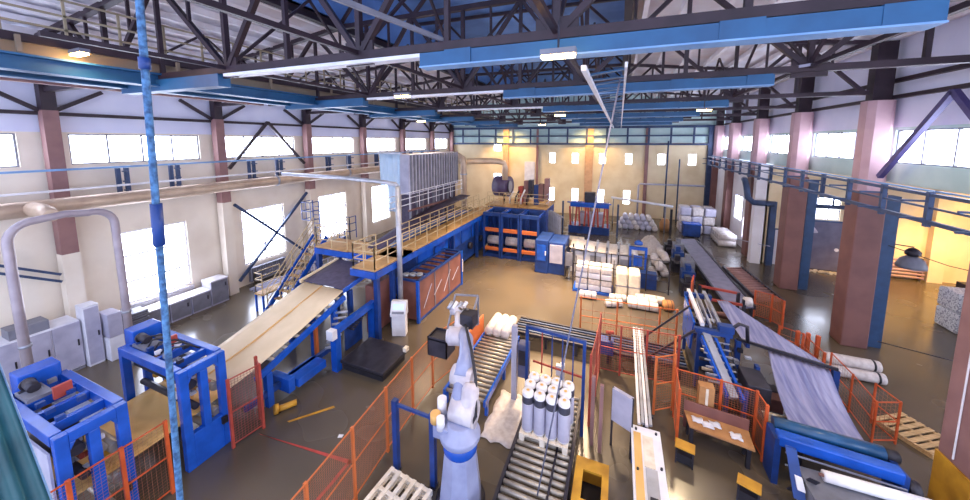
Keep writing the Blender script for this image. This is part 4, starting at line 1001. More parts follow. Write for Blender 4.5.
# ================================================================== RIGHT SIDE
t = thing('winding_machine', 'blue gantry winding machine with long white rails right of the centre', 'machine', (3.6, 13.6, 0))
for x, y, h in ((2.95, 15.9, 2.4), (3.75, 15.9, 2.4), (2.95, 13.5, 2.1), (3.8, 13.45, 2.2), (3.5, 12.0, 1.2), (3.95, 11.9, 1.3)): MB().box(x-.06, x+.06, y-.06, y+.06, 0, h).go('post', BLUE_D, t)
for x0_ in (3.05, 3.3, 3.62): MB().bar((x0_, 16.3, 2.52), (x0_+.04, 13.7, 2.32), .12 if x0_ != 3.3 else .06, .14).go('upper_rail', GALV if x0_ > 3.2 else WHITE, t)
MB().bar((3.15, 13.5, 2.1), (3.62, 11.75, 1.05), .24, .14).go('sloping_rail', GALV, t); MB().bar((3.42, 13.4, 2.0), (3.86, 11.75, 1.02), .08, .2).go('sloping_rail', BLUE, t); MB().bar((3.0, 13.4, 2.0), (3.45, 11.8, 1.0), .06, .2).go('sloping_rail', BLUE, t)
MB().bar((2.85, 16.0, 2.45), (3.85, 16.0, 2.45), .16, .16).bar((2.8, 13.55, 2.18), (3.95, 13.5, 2.2), .18, .16).go('cross_beam', BLUE_D, t)
MB().prism([(2.85, 15.9, .9), (2.85, 14.4, .9), (2.85, 14.0, 2.2), (2.85, 15.9, 2.4)], (.07, 0, 0)).go('side_plate', BLUE, t)
MB().box(2.95, 4.3, 12.0, 15.6, 0, .3).go('bed', DARK, t)
MB().box(4.0, 4.6, 11.9, 12.9, .3, 1.5).go('drive_body', DARKM, t, .03)
MB().box(3.1, 3.8, 14.3, 15.7, .3, 1.4).go('gear_case', BLUE_D, t, .03)
for i in range(9): MB().rod((2.95, 15.7-i*.42, 1.9-.1*i), (3.85, 15.7-i*.42, 1.9-.1*i), .06, 10).go('roller', ROLLM if i % 2 else DARKM, t)
for i in range(22): MB().cb(random.uniform(3.1, 4.7), random.uniform(12.0, 15.4), random.uniform(.5, 1.7), random.uniform(.08, .3), random.uniform(.08, .3), random.uniform(.06, .25)).go('pneumatic_block', random.choice([DARKM, BLUE_D, GREY, STEELB, GALV, DARK]), t)
for i in range(4): MB().rod((3.15+i*.15, 13.8, 2.42), (3.18+i*.15, 15.4, 2.55), .025, 8).go('air_cylinder', GALV, t)
MB().box(3.55, 4.0, 13.45, 13.75, 2.25, 2.5).go('motor_box', BLUE_D, t, .02)
MB().tube([(3.95, 13.6, 2.4), (4.15, 13.6, 2.62), (4.4, 13.65, 2.55), (4.45, 13.65, 2.0)], .06, 10).go('hose', DARKM, t)
for i in range(4): MB().tube([(3.2+i*.2, 13.2, 2.0), (3.3+i*.2, 12.9, 1.2+.1*i), (3.6+i*.2, 12.6, .7), (3.8+i*.15, 12.2, .3)], .025, 6).go('cable', DARK, t)
for i in range(7): MB().bar((3.0, 13.3-i*.2, 1.95-i*.12), (3.85, 13.3-i*.2, 1.95-i*.12), .04).go('rung', GALV, t)
MB().bar((2.8, 14.5, 2.6), (1.36, 14.9, .8), .07).bar((2.78, 13.3, 2.25), (1.39, 13.45, .8), .07).go('outrigger', DARKM, t)
MB().box(1.3, 1.42, 14.84, 14.96, .56, .82).box(1.33, 1.45, 13.38, 13.5, .56, .82).go('outrigger_foot', DARKM, t)
for i, (x, y) in enumerate(((4.9, 12.8), (5.05, 13.4), (4.75, 12.1))):
    MB().box(x-.3, x+.3, y-.2, y+.2, 0, .75-.1*i).go('base_box', DARKM if i else PANEL, t, .02)
# folded film
t = thing('film_sheet', 'lavender plastic film stretched from the winding machine and draped over the blue roller', 'film', (5.6, 12.6, .9))
def fs(A, B, n=10, m=18, sag=0., wav=.015):
    """sheet between edge A (two points) and edge B (two points)"""
    rows = []
    for i in range(n+1):
        f = i/n; r = []
        for j in range(m+1):
            g = j/m; P = Vector(A[0]).lerp(Vector(A[1]), g).lerp(Vector(B[0]).lerp(Vector(B[1]), g), f)
            P.z += -sag*math.sin(PI*f) + wav*math.sin(j*2.3+f*2)*(1-.2*f); r.append(P)
        rows.append(r)
    return MB().sheet(rows, .008)
fs(((4.3, 17.0, 1.95), (4.75, 17.1, 1.95)), ((4.55, 14.35, 1.62), (6.75, 13.6, 1.62)), 10, 16, .03).go('triangle_panel', FILM, t)
fs(((5.2, 14.1, 1.6), (6.65, 13.6, 1.6)), ((4.65, 10.75, 1.22), (6.2, 10.62, 1.22)), 14, 22, .22, .02).go('draped_panel', FILM, t)
t = thing('film_bar', 'dark bar on blue uprights holding the lavender film', 'bar', (5.6, 14, 0))
MB().bar((4.35, 14.4, 1.66), (6.85, 13.55, 1.66), .09).go('bar', DARKM, t)
for x, y in ((4.4, 14.38), (6.8, 13.57)): MB().box(x-.08, x+.08, y-.08, y+.08, 0, 1.62).go('upright', BLUE_D, t)
for i in range(5): MB().rod((5.5+i*.05, 13.9-i*.7, .7), (6.4+i*.03, 13.5-i*.65, .7), .06, 10).go('lower_roller', DARKM, t)
# dark frame under film
t = thing('feed_frame', 'dark roller frame under the near end of the lavender film', 'frame', (4.6, 11.4, 0))
for i in range(5): MB().rod((4.25, 10.95+i*.15, .95), (4.9, 10.95+i*.15, .95), .06, 10).go('roller', ROLLM, t)
MB().box(4.15, 4.25, 10.9, 11.7, 0, 1.0).box(4.9, 5.0, 10.9, 11.7, 0, 1.0).go('frame', DARKM, t)
# blue roller unit
t = thing('roller_stand', 'dark blue roller over a bright blue beam in front of the film', 'stand', (5.2, 10.4, 0))
MB().rod((4.2, 10.68, 1.35), (6.35, 10.55, 1.35), .16, 18).go('roller', mat('teal_roller', '#1f4f78', .3), t)
MB().rod((6.35, 10.55, 1.35), (6.6, 10.54, 1.35), .13, 14).go('bearing', DARK, t)
MB().bar((4.15, 10.3, 1.25), (6.45, 10.12, 1.22), .3, .3).go('beam', BLUE, t, .04)
for x, y in ((4.15, 10.35), (6.45, 10.2)): MB().box(x-.07, x+.07, y-.2, y+.35, 0, 1.3).go('end_plate', BLUE_D, t)
MB().rod((6.55, 10.15, .95), (6.75, 10.14, .95), .18, 16).go('motor', DARKM, t)
MB().bar((4.25, 10.0, 1.1), (6.4, 9.85, 1.1), .03).bar((4.25, 9.95, .8), (6.4, 9.8, .8), .03).go('guide_bar', GALV, t)
t = thing('winder_cabinet', 'low grey cabinet in the lower right corner before the blue beam', 'cabinet', (5.4, 9.2, 0))
MB().box(4.45, 6.6, 8.3, 9.75, 0, .95).go('body', GREY, t, .02); MB().box(4.4, 6.65, 8.25, 9.8, .95, 1.0).go('top', mat('slate_top', '#6f6f78', .4), t)
MB().prism([(4.3, 9.9, .2), (4.45, 9.85, .2), (4.62, 9.3, 1.15), (4.47, 9.35, 1.15)], (0, -.05, .02)).go('stand_plate', DARKM, t)
t = thing('film_roll', 'white film roll lying on the grey cabinet before the blue beam', 'roll', (5.6, 9.4, 1.0))
MB().lathe((4.8, 9.55, 1.13), [(.05, 0), (.12, 0), (.125, 1.85), (.05, 1.85)], 20, 'x').go('body', CYL, t); MB().lathe((4.72, 9.55, 1.13), [(.035, 0), (.035, 2.0)], 12, 'x').go('core', BROWN, t)
t = thing('leaning_panel', 'blue panel with a white label leaning on the grey cabinet', 'panel', (4.4, 9.6, 0))
MB().prism([(4.2, 9.35, .55), (4.42, 9.3, .55), (4.32, 9.72, 1.5), (4.12, 9.76, 1.5)], (0, -.05, -.01)).go('panel', BLUE_D, t); MB().prism([(4.26, 9.37, .78), (4.4, 9.34, .78), (4.37, 9.46, 1.0), (4.24, 9.49, 1.0)], (0, -.06, -.012)).go('label', WHITE, t)
solo(MB().box(6.75, 7.0, 9.75, 10.2, 0, .5).prism([(6.7, 9.7, .5), (7.05, 9.7, .5), (7.0, 10.2, .62), (6.75, 10.2, .62)], (0, 0, .03)), 'small_box', GALV, 'small grey box on the floor right of the grey cabinet', 'box')
solo(MB().box(7.1, 7.4, 9.3, 9.9, 0, .28), 'spare_box', WHITE, 'pale low box on the floor in the lower right corner', 'box')
# fence at right
fence('mesh_fence', 'orange fence running from the big pillar past the lavender film', [(7.45, 15.2), (7.45, 14.0), (7.35, 12.7), (8.0, 12.95), (7.85, 13.7)], 1.35, ORANGE, s=.12, w=.004, post=.045)
fence('mesh_fence', 'low orange fence beyond the film at the far pillar', [(6.75, 20.3), (7.35, 20.0), (7.6, 19.4)], 1.4, ORANGE, s=.08, w=.022)
fence('mesh_fence', 'small orange fence gate behind the film triangle', [(6.7, 17.3), (7.35, 16.9), (7.45, 15.6)], 1.1, ORANGE, s=.3, w=.012)
for i, (x, y) in enumerate(((7.4, 17.45), (7.72, 17.4), (8.0, 17.3))):
    solo(MB().box(x-.06, x+.06, y-.06, y+.06, 0, .95), 'guard_post', ORANGE, f'short orange guard post beyond the lavender film, {ORD(i)} from the left', 'post')
# rolls beside pillar
for i, (x, y, z) in enumerate(((8.55, 16.6, .2), (8.6, 16.2, .2), (8.55, 16.42, .54))):
    t = thing('film_roll', ['pinkish white film roll on the floor against the big pillar', 'pinkish white film roll lying just in front of the one against the big pillar', 'pinkish white film roll resting on two others by the big pillar'][i], 'roll', (x, y, z-.2), 'film rolls by the big pillar')
    MB().lathe((x-.75, y, z), [(.05, 0), (.19, .02), (.2, .1), (.2, 1.55), (.19, 1.63), (.05, 1.65)], 20, 'x').go('body', PLASTIC, t); MB().lathe((x+.65, y, z), [(.203, 0), (.203, .07)], 20, 'x').go('strap', DARK, t)
t = thing('pallet', 'bare slatted pallet tilted on the floor beside the yellow pillar foot', 'pallet', (8.85, 12.9, 0))
R = Matrix.Translation((8.3, 13.35, 0)) @ Matrix.Rotation(.55, 4, 'Z')
mb = MB(R)
for i in range(7): mb.box(-.1, 1.15, -.75+i*.2, -.62+i*.2, .12, .145)
mb.go('deck_boards', WOOD, t)
for a in (-.08, .5, 1.05): MB(R).box(a, a+.09, -.75, .6, .0, .12).go('stringer', WOOD, t)
# white cord on pillar
solo(MB().rod((7.64, 10.75, 1.5), (7.64, 10.75, 4.2), .018, 6), 'wall_cord', WHITE, 'thin white cord running down the pillar at the right edge', 'cord')
# pipe rack along right columns
t = thing('pipe_rack', 'slate blue cable rack with brackets along the right pillars', 'rack', (9.1, 24, 6.4))
for z, w in ((7.35, .1), (6.5, .12), (6.95, .06)): MB().bar((8.95, 11.6, z), (8.95, 42.5, z), w).go('rail', STEELB, t)
MB().bar((9.25, 11.6, 7.42), (9.25, 42.5, 7.42), .05, .05).go('pale_rail', GIRD_L, t)
for i in range(16):
    y = 12.6+i*1.95
    mb = MB().bar((8.95, y, 6.35), (8.95, y, 7.45), .13)
    for z in (6.6, 7.15): mb.bar((8.95, y, z), (8.3, y, z), .06)
    mb.go('bracket', STEELB, t)
t = thing('drain_pipe', 'dark blue drain pipe bending down beside the white corner pilaster', 'pipe', (9.2, 28.8, 0))
MB().tube([(9.1, 31.5, 6.05), (8.9, 30.6, 6.05), (8.8, 29.8, 5.6), (8.8, 29.4, 4.9), (9.1, 29.2, 4.6), (10.3, 29.3, 4.55)], .2, 12).go('pipe', STEELB, t)
MB().box(10.2, 10.55, 29.4, 29.7, 0, 4.7).go('downpipe', STEELB, t)
t = thing('header_pipe', 'dark blue pipe across the side bay window', 'pipe', (13, 29.2, 4.5)); MB().rod((11.9, 29.5, 4.55), (15.0, 29.5, 4.55), .14, 12).go('pipe', STEELB, t); MB().rod((13.6, 29.5, 4.6), (13.6, 29.5, 5.3), .06, 8).go('valve', STEELB, t)
solo(MB().rod((10.9, 29.5, 1.0), (10.9, 29.5, 2.5), .02, 6).bar((10.3, 29.2, 1.5), (8.5, 30.5, 1.5), .05), 'hand_rail', LILAC, 'pale hand rail at the corner before the slate door', 'railing')
# bell lamp on an arm
t = thing('bell_lamp', 'large grey bell lamp on an arm from the big pillar', 'lamp', (12.03, 20, 3.5))
MB().lathe((12.03, 20, 3.5), [(.46, 0), (.45, .12), (.36, .36), (.2, .5), (.16, .52)], 24).go('shade', GREY, t)
MB().lathe((12.03, 20, 4.02), [(.13, 0), (.24, .06), (.24, .2), (.14, .32), (.06, .36)], 20).go('housing', DARKM, t)
MB().rod((10.94, 19.5, 4.62), (12.03, 20, 4.42), .025, 8).go('arm', DARKM, t)
MB().rod((12.03, 20, 3.45), (12.03, 20, 3.5), .3, 20).go('glass', WHITE, t)
t = thing('bell_lamp', 'small pale bell lamp in front of the slate door', 'lamp', (12.3, 29, 2.85))
MB().lathe((12.3, 29, 2.85), [(.42, 0), (.3, .2), (.1, .5), (.05, .62)], 20).go('shade', LILAC, t); MB().rod((12.3, 29, 3.45), (12.3, 29.9, 3.6), .03, 8).go('arm', DARKM, t)
solo(MB().tube([(10.5, 18.7, 4.7), (12.5, 19.0, 4.0), (15, 19.8, 3.4), (18, 20.2, 3.0)], .018, 6), 'slack_wire', DARK, 'thin dark wire slung from the big pillar across the side bay', 'wire')
solo(MB().tube([(9.5, 16.8, 1.35), (12, 16.2, 1.25), (14.5, 15.4, 1.2)], .02, 6), 'barrier_rope', DARKM, 'thin grey rope strung low across the right floor', 'rope')
# heating register
t = thing('pipe_radiator', 'row of stacked heating pipes low on the yellow side bay wall', 'radiator', (16.8, 29.7, .1))
for j in range(6): MB().rod((14.9, 29.7, .2+j*.22), (18.5, 29.7, .2+j*.22), .075, 10).go('pipe', PINKL, t)
for x in (15.0, 16.7, 18.4): MB().box(x-.05, x+.05, 29.78, 29.95, 0, 1.45).go('bracket', DARKM, t)
# bulk bags at right
k = 0
for iz in range(2):
    for iy in range(2):
        for ix in range(2):
            x, y, z = 15.55+ix*1.35, 21.2+iy*1.25, iz*.98
            rows = [[(x-.64+1.28*a/8, y-.6+1.2*b/8, z + .95 + .02*math.sin(a*2.2+ix)*math.cos(b*2.1)) for a in range(9)] for b in range(9)]
            t = thing('wrapped_bale', f'bale in grey spotted film at the right edge, {"upper" if iz else "lower"} layer, {"back" if iy else "front"} {"right" if ix else "left"} one', 'bale', (x, y, z), 'spotted film bales')
            MB().box(x-.64, x+.64, y-.6, y+.6, z, z+.96).go('wrap', PATTERN, t, .1)
            k += 1
t = thing('dark_cart', 'dark cart standing behind the spotted bales', 'cart', (17.5, 25.5, 0))
MB().box(17.6, 19.4, 25.2, 26.2, .3, 1.3).go('box', DARKM, t, .03)
for z in (.9, 1.5, 2.0): MB().bar((17.5, 25.1, z), (19.5, 25.1, z), .06).go('bar', PINK, t)
for x in (17.7, 19.3):
    for y in (25.3, 26.1): MB().rod((x-.05, y, .16), (x+.05, y, .16), .16, 12).go('wheel', DARK, t)
    MB().bar((x, 25.1, .3), (x, 25.1, 2.0), .06).go('post', PINK, t)
t = thing('scrap_pile', 'low strip of pale scraps at the foot of the slate door', 'scrap', (13.4, 28.9, 0)); t['kind'] = 'stuff'
mb = MB()
for i in range(30): x = 12.3+i*.08+random.random()*.05; mb.cb(x, 29.0+random.random()*.4, .05, .14, .12, .1)
mb.go('scraps', WOODW, t)

# ================================================================== FAR CENTRE
# roller table far right, dark belt conveyor
t = thing('belt_conveyor', 'wide dark belt conveyor running toward the far bales', 'conveyor', (5.8, 26, 0))
MB().prism([(4.9, 31.5, .75), (6.15, 31.8, .75), (6.5, 19.6, .75), (5.3, 19.0, .75)], (0, 0, .08)).go('belt', mat('grey_belt', '#7a7690', .45), t)
MB().bar((4.85, 31.5, .78), (5.25, 19.0, .78), .1, .22).bar((6.2, 31.8, .78), (6.55, 19.6, .78), .1, .22).go('side_rail', DARKM, t)
for i in range(5):
    for f in (0, 1): MB().box(4.85+.09*i+f*1.25, 4.95+.09*i+f*1.25, 30.6-i*2.7, 30.7-i*2.7, 0, .75).go('leg', DARKM, t)
t = thing('roller_table', 'rusty roller table beside the dark belt, behind the low orange fence', 'conveyor', (6.9, 22.5, 0))
for i in range(14): MB().rod((6.55+i*.03, 24.8-i*.34, .9), (7.6+i*.03, 25.2-i*.34, .9), .08, 10).go('roller', PINK, t)
MB().bar((6.5, 25, .9), (6.8, 20.6, .9), .1, .2).bar((7.6, 25.3, .9), (8.05, 20.6, .9), .1, .2).go('side_rail', DARKM, t)
for x, y in ((6.5, 24.8), (6.8, 20.8), (7.65, 25.0), (8.0, 20.9)): MB().box(x-.06, x+.06, y-.06, y+.06, 0, .85).go('leg', DARKM, t)
t = thing('unwinder', 'dark red unwinding frame with a white roll behind the winding machine', 'frame', (5.2, 17.8, 0))
MB().bar((3.9, 18.6, 1.9), (5.5, 18.3, 1.9), .1).bar((4.1, 17.6, 1.7), (5.5, 17.5, 1.7), .1).go('beam', RED, t)
for x, y in ((3.95, 18.55), (5.45, 18.3), (4.15, 17.6), (5.45, 17.5)): MB().box(x-.06, x+.06, y-.06, y+.06, 0, 1.95).go('post', DARKM, t)
for i in range(5): MB().rod((4.2, 18.3-i*.25, .7+.12*i), (5.4, 18.1-i*.15, .7+.12*i), .1, 10).go('roller', DARKM if i % 2 else BROWN, t)
solo(MB().lathe((5.45, 17.6, 1.85), [(.05, 0), (.2, .02), (.2, .3), (.05, .32)], 18, 'x'), 'film_roll', PLASTIC, 'white film roll at the end of the dark red unwinding frame', 'roll')
for i in range(7):
    x = 3.68+.2*(i % 3); y = 21.5+1.3*i
    solo(MB().box(x, x+.7, y, y+.8, 0, .8+.25*(i % 3)).rod((x+.1, y-.1, .5+.2*(i % 2)), (x+.6, y-.1, .5+.2*(i % 2)), .14, 10).box(x+.2, x+.5, y+.2, y+.6, .8, 1.15+.25*(i % 3)), 'gear_unit', [DARKM, BLUE_D, GREY][i % 3], f'{["dark", "blue", "grey"][i%3]} drive unit left of the dark belt conveyor, {ORD(i)} from the camera', 'machine')
# lying rolls near the bales
rl = [(-1.35, 19.25, .22, .95, 0.05), (.05, 18.75, .2, .9, .35), (1.5, 19.0, .23, 1.5, 0), (1.5, 19.5, .23, 1.5, .05), (1.9, 19.95, .23, 1.5, -.05), (.25, 19.5, .2, .9, .15), (2.75, 19.4, .28, .5, .2)]
rn = ['left of the row of lying rolls', 'short roll second from the left, turned askew', 'front one of the three parallel long rolls', 'middle one of the three parallel long rolls', 'rear one of the three parallel long rolls', 'behind the askew roll', 'small kraft roll near the orange plate']
for i, (x, y, r, L, a) in enumerate(rl):
    t = thing('film_roll', f'white roll lying before the bales, {rn[i]}', 'roll', (x, y, r), 'rolls lying before the bales'); t.rotation_euler = (0, 0, a)
    t.location = (0, 0, 0)
    MB().lathe((-L/2, 0, 0), [(.05, -.02), (.06, .0), (r*.95, .02), (r, .08), (r, L-.08), (r*.95, L-.02), (.05, L)], 20, 'x').go('body', PLASTIC if i < 6 else CARD, t)
    for f in (.3, .7): MB().lathe((-L/2+L*f, 0, 0), [(r+.004, 0), (r+.004, .03)], 20, 'x').go('strap', DARKM, t)
    t.location = (x, y, r)
# big bags on pallets
for i, (x0_, w, lab) in enumerate(((-2.15, .68, 'left'), (-1.42, .68, 'middle'), (-.7, .6, 'right'))):
    t = thing('bag_stack', f'white bagged goods on the blue skid, {lab} stack', 'bale', (x0_+w/2, 20.5, .15), 'bagged goods on the blue skid')
    for z in range(4): MB().box(x0_, x0_+w, 20.0, 21.1, .15+z*.36, .15+z*.36+.34).go('bag', PLASTIC if z % 2 else WHITE, t, .06)
solo(MB().box(-2.3, .0, 19.9, 21.3, 0, .13), 'blue_skid', BLUE, 'flat blue skid under the white bagged goods', 'skid')
t = thing('stake_rack', 'thin dark stake rack around the white bagged goods', 'rack', (-1.1, 20.6, .13))
for x in (-2.28, -.02):
    for y in (19.92, 21.25): MB().bar((x, y, .13), (x, y, 1.75), .05).go('stake', DARKM, t)
for z in (.9, 1.72): MB().bar((-2.28, 19.92, z), (-.02, 19.92, z), .04).go('crossbar', DARKM, t)
for i, x in enumerate((.12, .78)):
    t = thing('bulk_bag', ['tall cream bulk bag right of the blue skid, left one of two', 'tall cream bulk bag right of the blue skid, right one of two'][i], 'bag', (x+.3, 20.4, 0))
    MB().box(x, x+.62, 19.9, 21.1, .12, 1.55).go('bag', mat('cream_bag', '#eadfc8', .7), t, .12); MB().box(x, x+.62, 19.9, 21.1, 0, .12).go('base', WOODW, t)
    MB().box(x-.005, x+.625, 19.89, 21.11, .7, .78).go('strap', GREY, t)
# blue printer line in the middle distance
t = thing('printing_unit', 'blue control end of the long printing line in the middle distance', 'machine', (-4, 22.5, 0))
MB().box(-5.1, -4.2, 21.9, 24.2, 0, 2.3).go('body', BLUE_D, t, .03); MB().box(-4.2, -3.1, 22.0, 24.2, 0, 2.2).go('body', BLUE_D, t, .03)
MB().box(-4.1, -3.25, 21.93, 22.0, .8, 2.05).go('window_panel', LILAC, t); MB().box(-4.95, -4.35, 21.84, 21.9, .9, 2.0).go('door_panel', BLUE, t); MB().box(-4.4, -4.33, 21.8, 21.86, 1.3, 1.6).go('handle', WHITE, t)
MB().box(-3.0, -2.95, 21.2, 22.0, .3, 2.1).box(-2.5, -2.45, 21.2, 22.0, .3, 2.1).go('guard_frame', DARKM, t)
MB().box(-3.0, -2.45, 21.25, 21.3, 1.0, 1.9).go('screen_guard', GREY, t)
t = thing('printing_line', 'long white topped printing line behind the bagged goods', 'machine', (-.5, 23.5, 0))
MB().box(-2.85, 1.2, 23.0, 25.2, .0, 1.5).go('body', WHITE, t, .03)
fs(((-2.9, 22.7, 1.8), (-2.9, 24.8, 1.9)), ((1.4, 23.0, 1.65), (1.4, 25.2, 1.65)), 8, 8, .1).go('web', PLASTIC, t)
for i in range(6): MB().rod((-2.6+i*.7, 22.8, 1.7), (-2.6+i*.7, 25.3, 1.7), .09, 10).go('roller', GALV, t)
for i in range(6): MB().box(-2.7+i*.72, -2.62+i*.72, 22.85, 22.95, 0, 2.0).go('post', DARKM, t)
for i in range(4): MB().box(-2.5+i*.95, -1.8+i*.95, 22.94, 23.0, .4, 1.3).go('panel', GALV if i % 2 else WHITE, t)
t = thing('blue_hoist', 'small blue hoist stand behind the tall cream bags', 'hoist', (1.2, 22.6, 0))
for x in (.9, 1.8): MB().box(x-.07, x+.07, 22.4, 22.55, 0, 2.4).go('post', BLUE, t)
MB().box(.9, 1.8, 22.38, 22.55, 2.2, 2.4).box(1.1, 1.6, 22.3, 22.6, 1.2, 1.8).go('carriage', BLUE, t); MB().lathe((1.35, 22.5, 2.5), [(.05, 0), (.25, .05), (.25, .2), (.1, .3)], 16).go('motor', BLUE, t)
MB().box(.6, 2.4, 21.7, 22.3, .0, 1.0).go('base', BLUE_D, t, .02)
fence('guard_railing', 'thin dark railing around the printing line', [(-.2, 21.6), (.8, 21.6), (1.8, 21.5), (3.0, 21.4)], 2.0, DARKM, s=.6, w=.014)
# white wrapped rolls and heaps to the right of line
k = 0
for i, (x, y, z, r, L, m) in enumerate([(2.6+.35*(j % 3)+.2*(j//3), 24+1.4*(j//3)+.4*(j % 3), .28+.5*(j % 2), .26, 1.3, PLASTIC) for j in range(9)]):
    t = thing('film_roll', f'white roll in the heap behind the blue hoist, {ORD(i)} from the camera', 'roll', (x, y, z-r), 'rolls heaped behind the hoist')
    MB().lathe((x-.2, y-L/2, z), [(.05, -.02), (r, .02), (r, L-.02), (.05, L)], 16, 'y').go('body', m, t)
t = thing('fabric_heap', 'heap of loose white fabric beyond the blue hoist', 'fabric', (2.7, 28, 0))
rows = []
for i in range(13):
    rows.append([(1.6+.22*j, 28.6+.25*i, .05+1.1*max(0, math.sin(PI*i/12)*math.sin(PI*j/10))*(.8+.35*math.sin(i*1.9+j*2.3))) for j in range(11)])
MB().sheet(rows, .03).go('fabric', PLASTIC, t)
# red far machine
t = thing('circular_loom', 'red and blue loom frame before the end wall', 'machine', (-2.5, 34, 0))
MB().box(-4.4, -.6, 33.1, 34.9, 0, .75).go('base', BLUE_D, t, .03); MB().box(-4.3, -.7, 33.2, 34.8, 2.6, 2.95).go('top_beam', BLUE, t, .03)
for i in range(9):
    x = -4.2+i*.43; MB().bar((x, 33.2, .75), (x+.12*(1 if i % 2 else -1), 33.25, 2.6), .16).go('red_post', RED, t)
for i in range(5): MB().bar((-4.2+i*.86, 34.7, .75), (-4.2+i*.86, 34.7, 2.6), .1).go('rear_post', PINK, t)
MB().box(-3.0, -2.0, 33.6, 34.4, 2.95, 4.0).go('motor_tower', DARKM, t, .04); MB().box(-3.4, -1.2, 33.4, 34.6, .9, 2.0).go('core', LILAC, t, .05); MB().box(-4.6, -.5, 33.3, 33.5, 2.95, 3.05).go('walkway', BLUE, t)
for x in (-4.9, .1): solo(MB().box(x-.08, x+.08, 32.6, 32.75, 0, 3.2), 'signal_post', STEELB, 'dark post left of the red loom frame' if x < -2 else 'dark post right of the red loom frame', 'post')
# pile of grey-white rolls by the end wall
k = 0
for z in range(3):
    for j in range(7-z):
        x = .3+j*.55+z*.27
        t = thing('film_roll', f'pale roll stacked by the end wall, {["bottom", "middle", "top"][z]} layer, {ORD(j)} from the left', 'roll', (x, 37.2, .0+z*.48), 'rolls stacked by the end wall')
        MB().lathe((x, 36.5, .27+z*.46), [(.05, 0), (.26, .02), (.26, 1.5), (.05, 1.52)], 14, 'y').go('body', LILAC if (j+z) % 3 else PLASTIC, t)
for i in range(3):
    for z in range(3):
        for j in range(2):
            x, y = 6.3+i*1.0, 37.6+j*1.0
            t = thing('wrapped_bale', f'white wrapped bale in the far right stack, {["bottom", "middle", "top"][z]} layer, {["left", "centre", "right"][i]} {["front", "back"][j]} one', 'bale', (x, y, z*.85), 'far right bales')
            MB().cb(x+.04*math.sin(z*3+i), y, z*.85+.42, .95, .92, .83).go('wrap', PLASTIC if (i+z+j) % 2 else LILAC, t, .14)
for i in range(5):
    for z in range(2):
        t = thing('film_roll', f'pale roll by the far right wall, {"upper" if z else "lower"} row, {ORD(i)} from the camera', 'roll', (8.9, 33.4+i*.62, z*.55), 'rolls by the far right wall')
        MB().lathe((8.2, 33.5+i*.62, .28+z*.55), [(.05, 0), (.26, .02), (.26, 1.25), (.05, 1.27)], 14, 'x').go('body', PLASTIC, t)
t = thing('blue_crate', 'blue steel crate before the far right bales', 'crate', (6.6, 35.9, 0)); MB().box(5.9, 7.3, 35.5, 36.5, .1, 1.2).go('box', BLUE_D, t, .03); MB().box(5.85, 7.35, 35.45, 36.55, 1.2, 1.3).go('rim', BLUE, t); MB().box(6, 6.15, 35.6, 36.4, 0, .1).box(7.05, 7.2, 35.6, 36.4, 0, .1).go('skid', DARKM, t)
solo(MB().lathe((4.55, 37.4, 0), [(.4, 0), (.52, .3), (.48, .8), (.3, 1.2), (.1, 1.25)], 16), 'tied_sack', CARD, 'round tan sack before the end wall pilaster', 'sack')
solo(MB().box(4.75, 4.95, 35.7, 35.85, 0, 2.5), 'signal_post', DARK, 'dark post before the round tan sack', 'post')
t = thing('pipe_loop', 'pale pipe loop bending along the end wall', 'pipe', (3, 42, 0))
MB().tube([(2.2, 42.1, .1), (2.2, 42.1, 3.9), (2.35, 42.1, 4.1), (8.8, 42.4, 4.1)], .1, 8).go('pipe', LILAC, t)
MB().rod((5.0, 42.2, 0), (5.0, 42.2, 9), .08, 8).rod((6.2, 42.2, 0), (6.2, 42.2, 7), .07, 8).go('riser', STEELB, t)
t = thing('overhead_pipe', 'thick pale overhead pipe on posts beyond the red loom frame', 'pipe', (2, 37, 0))
MB().rod((-.6, 38.5, 2.9), (5.0, 36.2, 2.7), .12, 10).go('pipe', WHITE, t)
for x, y in ((-.4, 38.4), (4.4, 36.45)): MB().rod((x, y, 0), (x, y, 2.75), .06, 8).go('post', GREY, t)
# unwinding frames at left far
for k, (x, y) in enumerate(((-8.9, 24.2), (-7.42, 24.2), (-5.94, 24.2))):
    t = thing('unwind_stand', f'tall blue unwinding stand at the far end of the walkway, {ORD(k)} from the left', 'stand', (x, y, 0), 'blue unwinding stands')
    for a in (-.65, .65):
        for b in (-.6, 1.6): MB().box(x+a-.07, x+a+.07, y+b-.07, y+b+.07, 0, 3.5).go('post', BLUE_D, t)
    for b in (-.6, 1.6): MB().box(x-.7, x+.7, y+b-.12, y+b+.12, 3.3, 3.55).go('cross_beam', BLUE_D, t)
    for a in (-.65, .65): MB().box(x+a-.06, x+a+.06, y-.6, y+1.6, 3.35, 3.5).go('long_beam', BLUE, t)
    MB().box(x-.6, x+.6, y-.5, y+1.5, 0, .25).go('base', BLUE_D, t, .02)
    MB().bar((x-.56, y-.55, 2.2), (x+.56, y-.55, 2.2), .2, .25).bar((x-.56, y-.55, .7), (x+.56, y-.55, .7), .2, .22).go('orange_beam', OCHRE_F, t)
    for j, z in enumerate((1.2,)):
        s_ = thing('film_roll', f'pinkish roll in the {ORD(k)} blue unwinding stand', 'roll', (x, y, z), 'rolls in the unwinding stands')
        MB().lathe((x-.55, y+.1, z), [(.05, 0), (.33, .02), (.33, 1.08), (.05, 1.1)], 18, 'x').go('body', PLASTIC if j == 0 else CARD, s_)
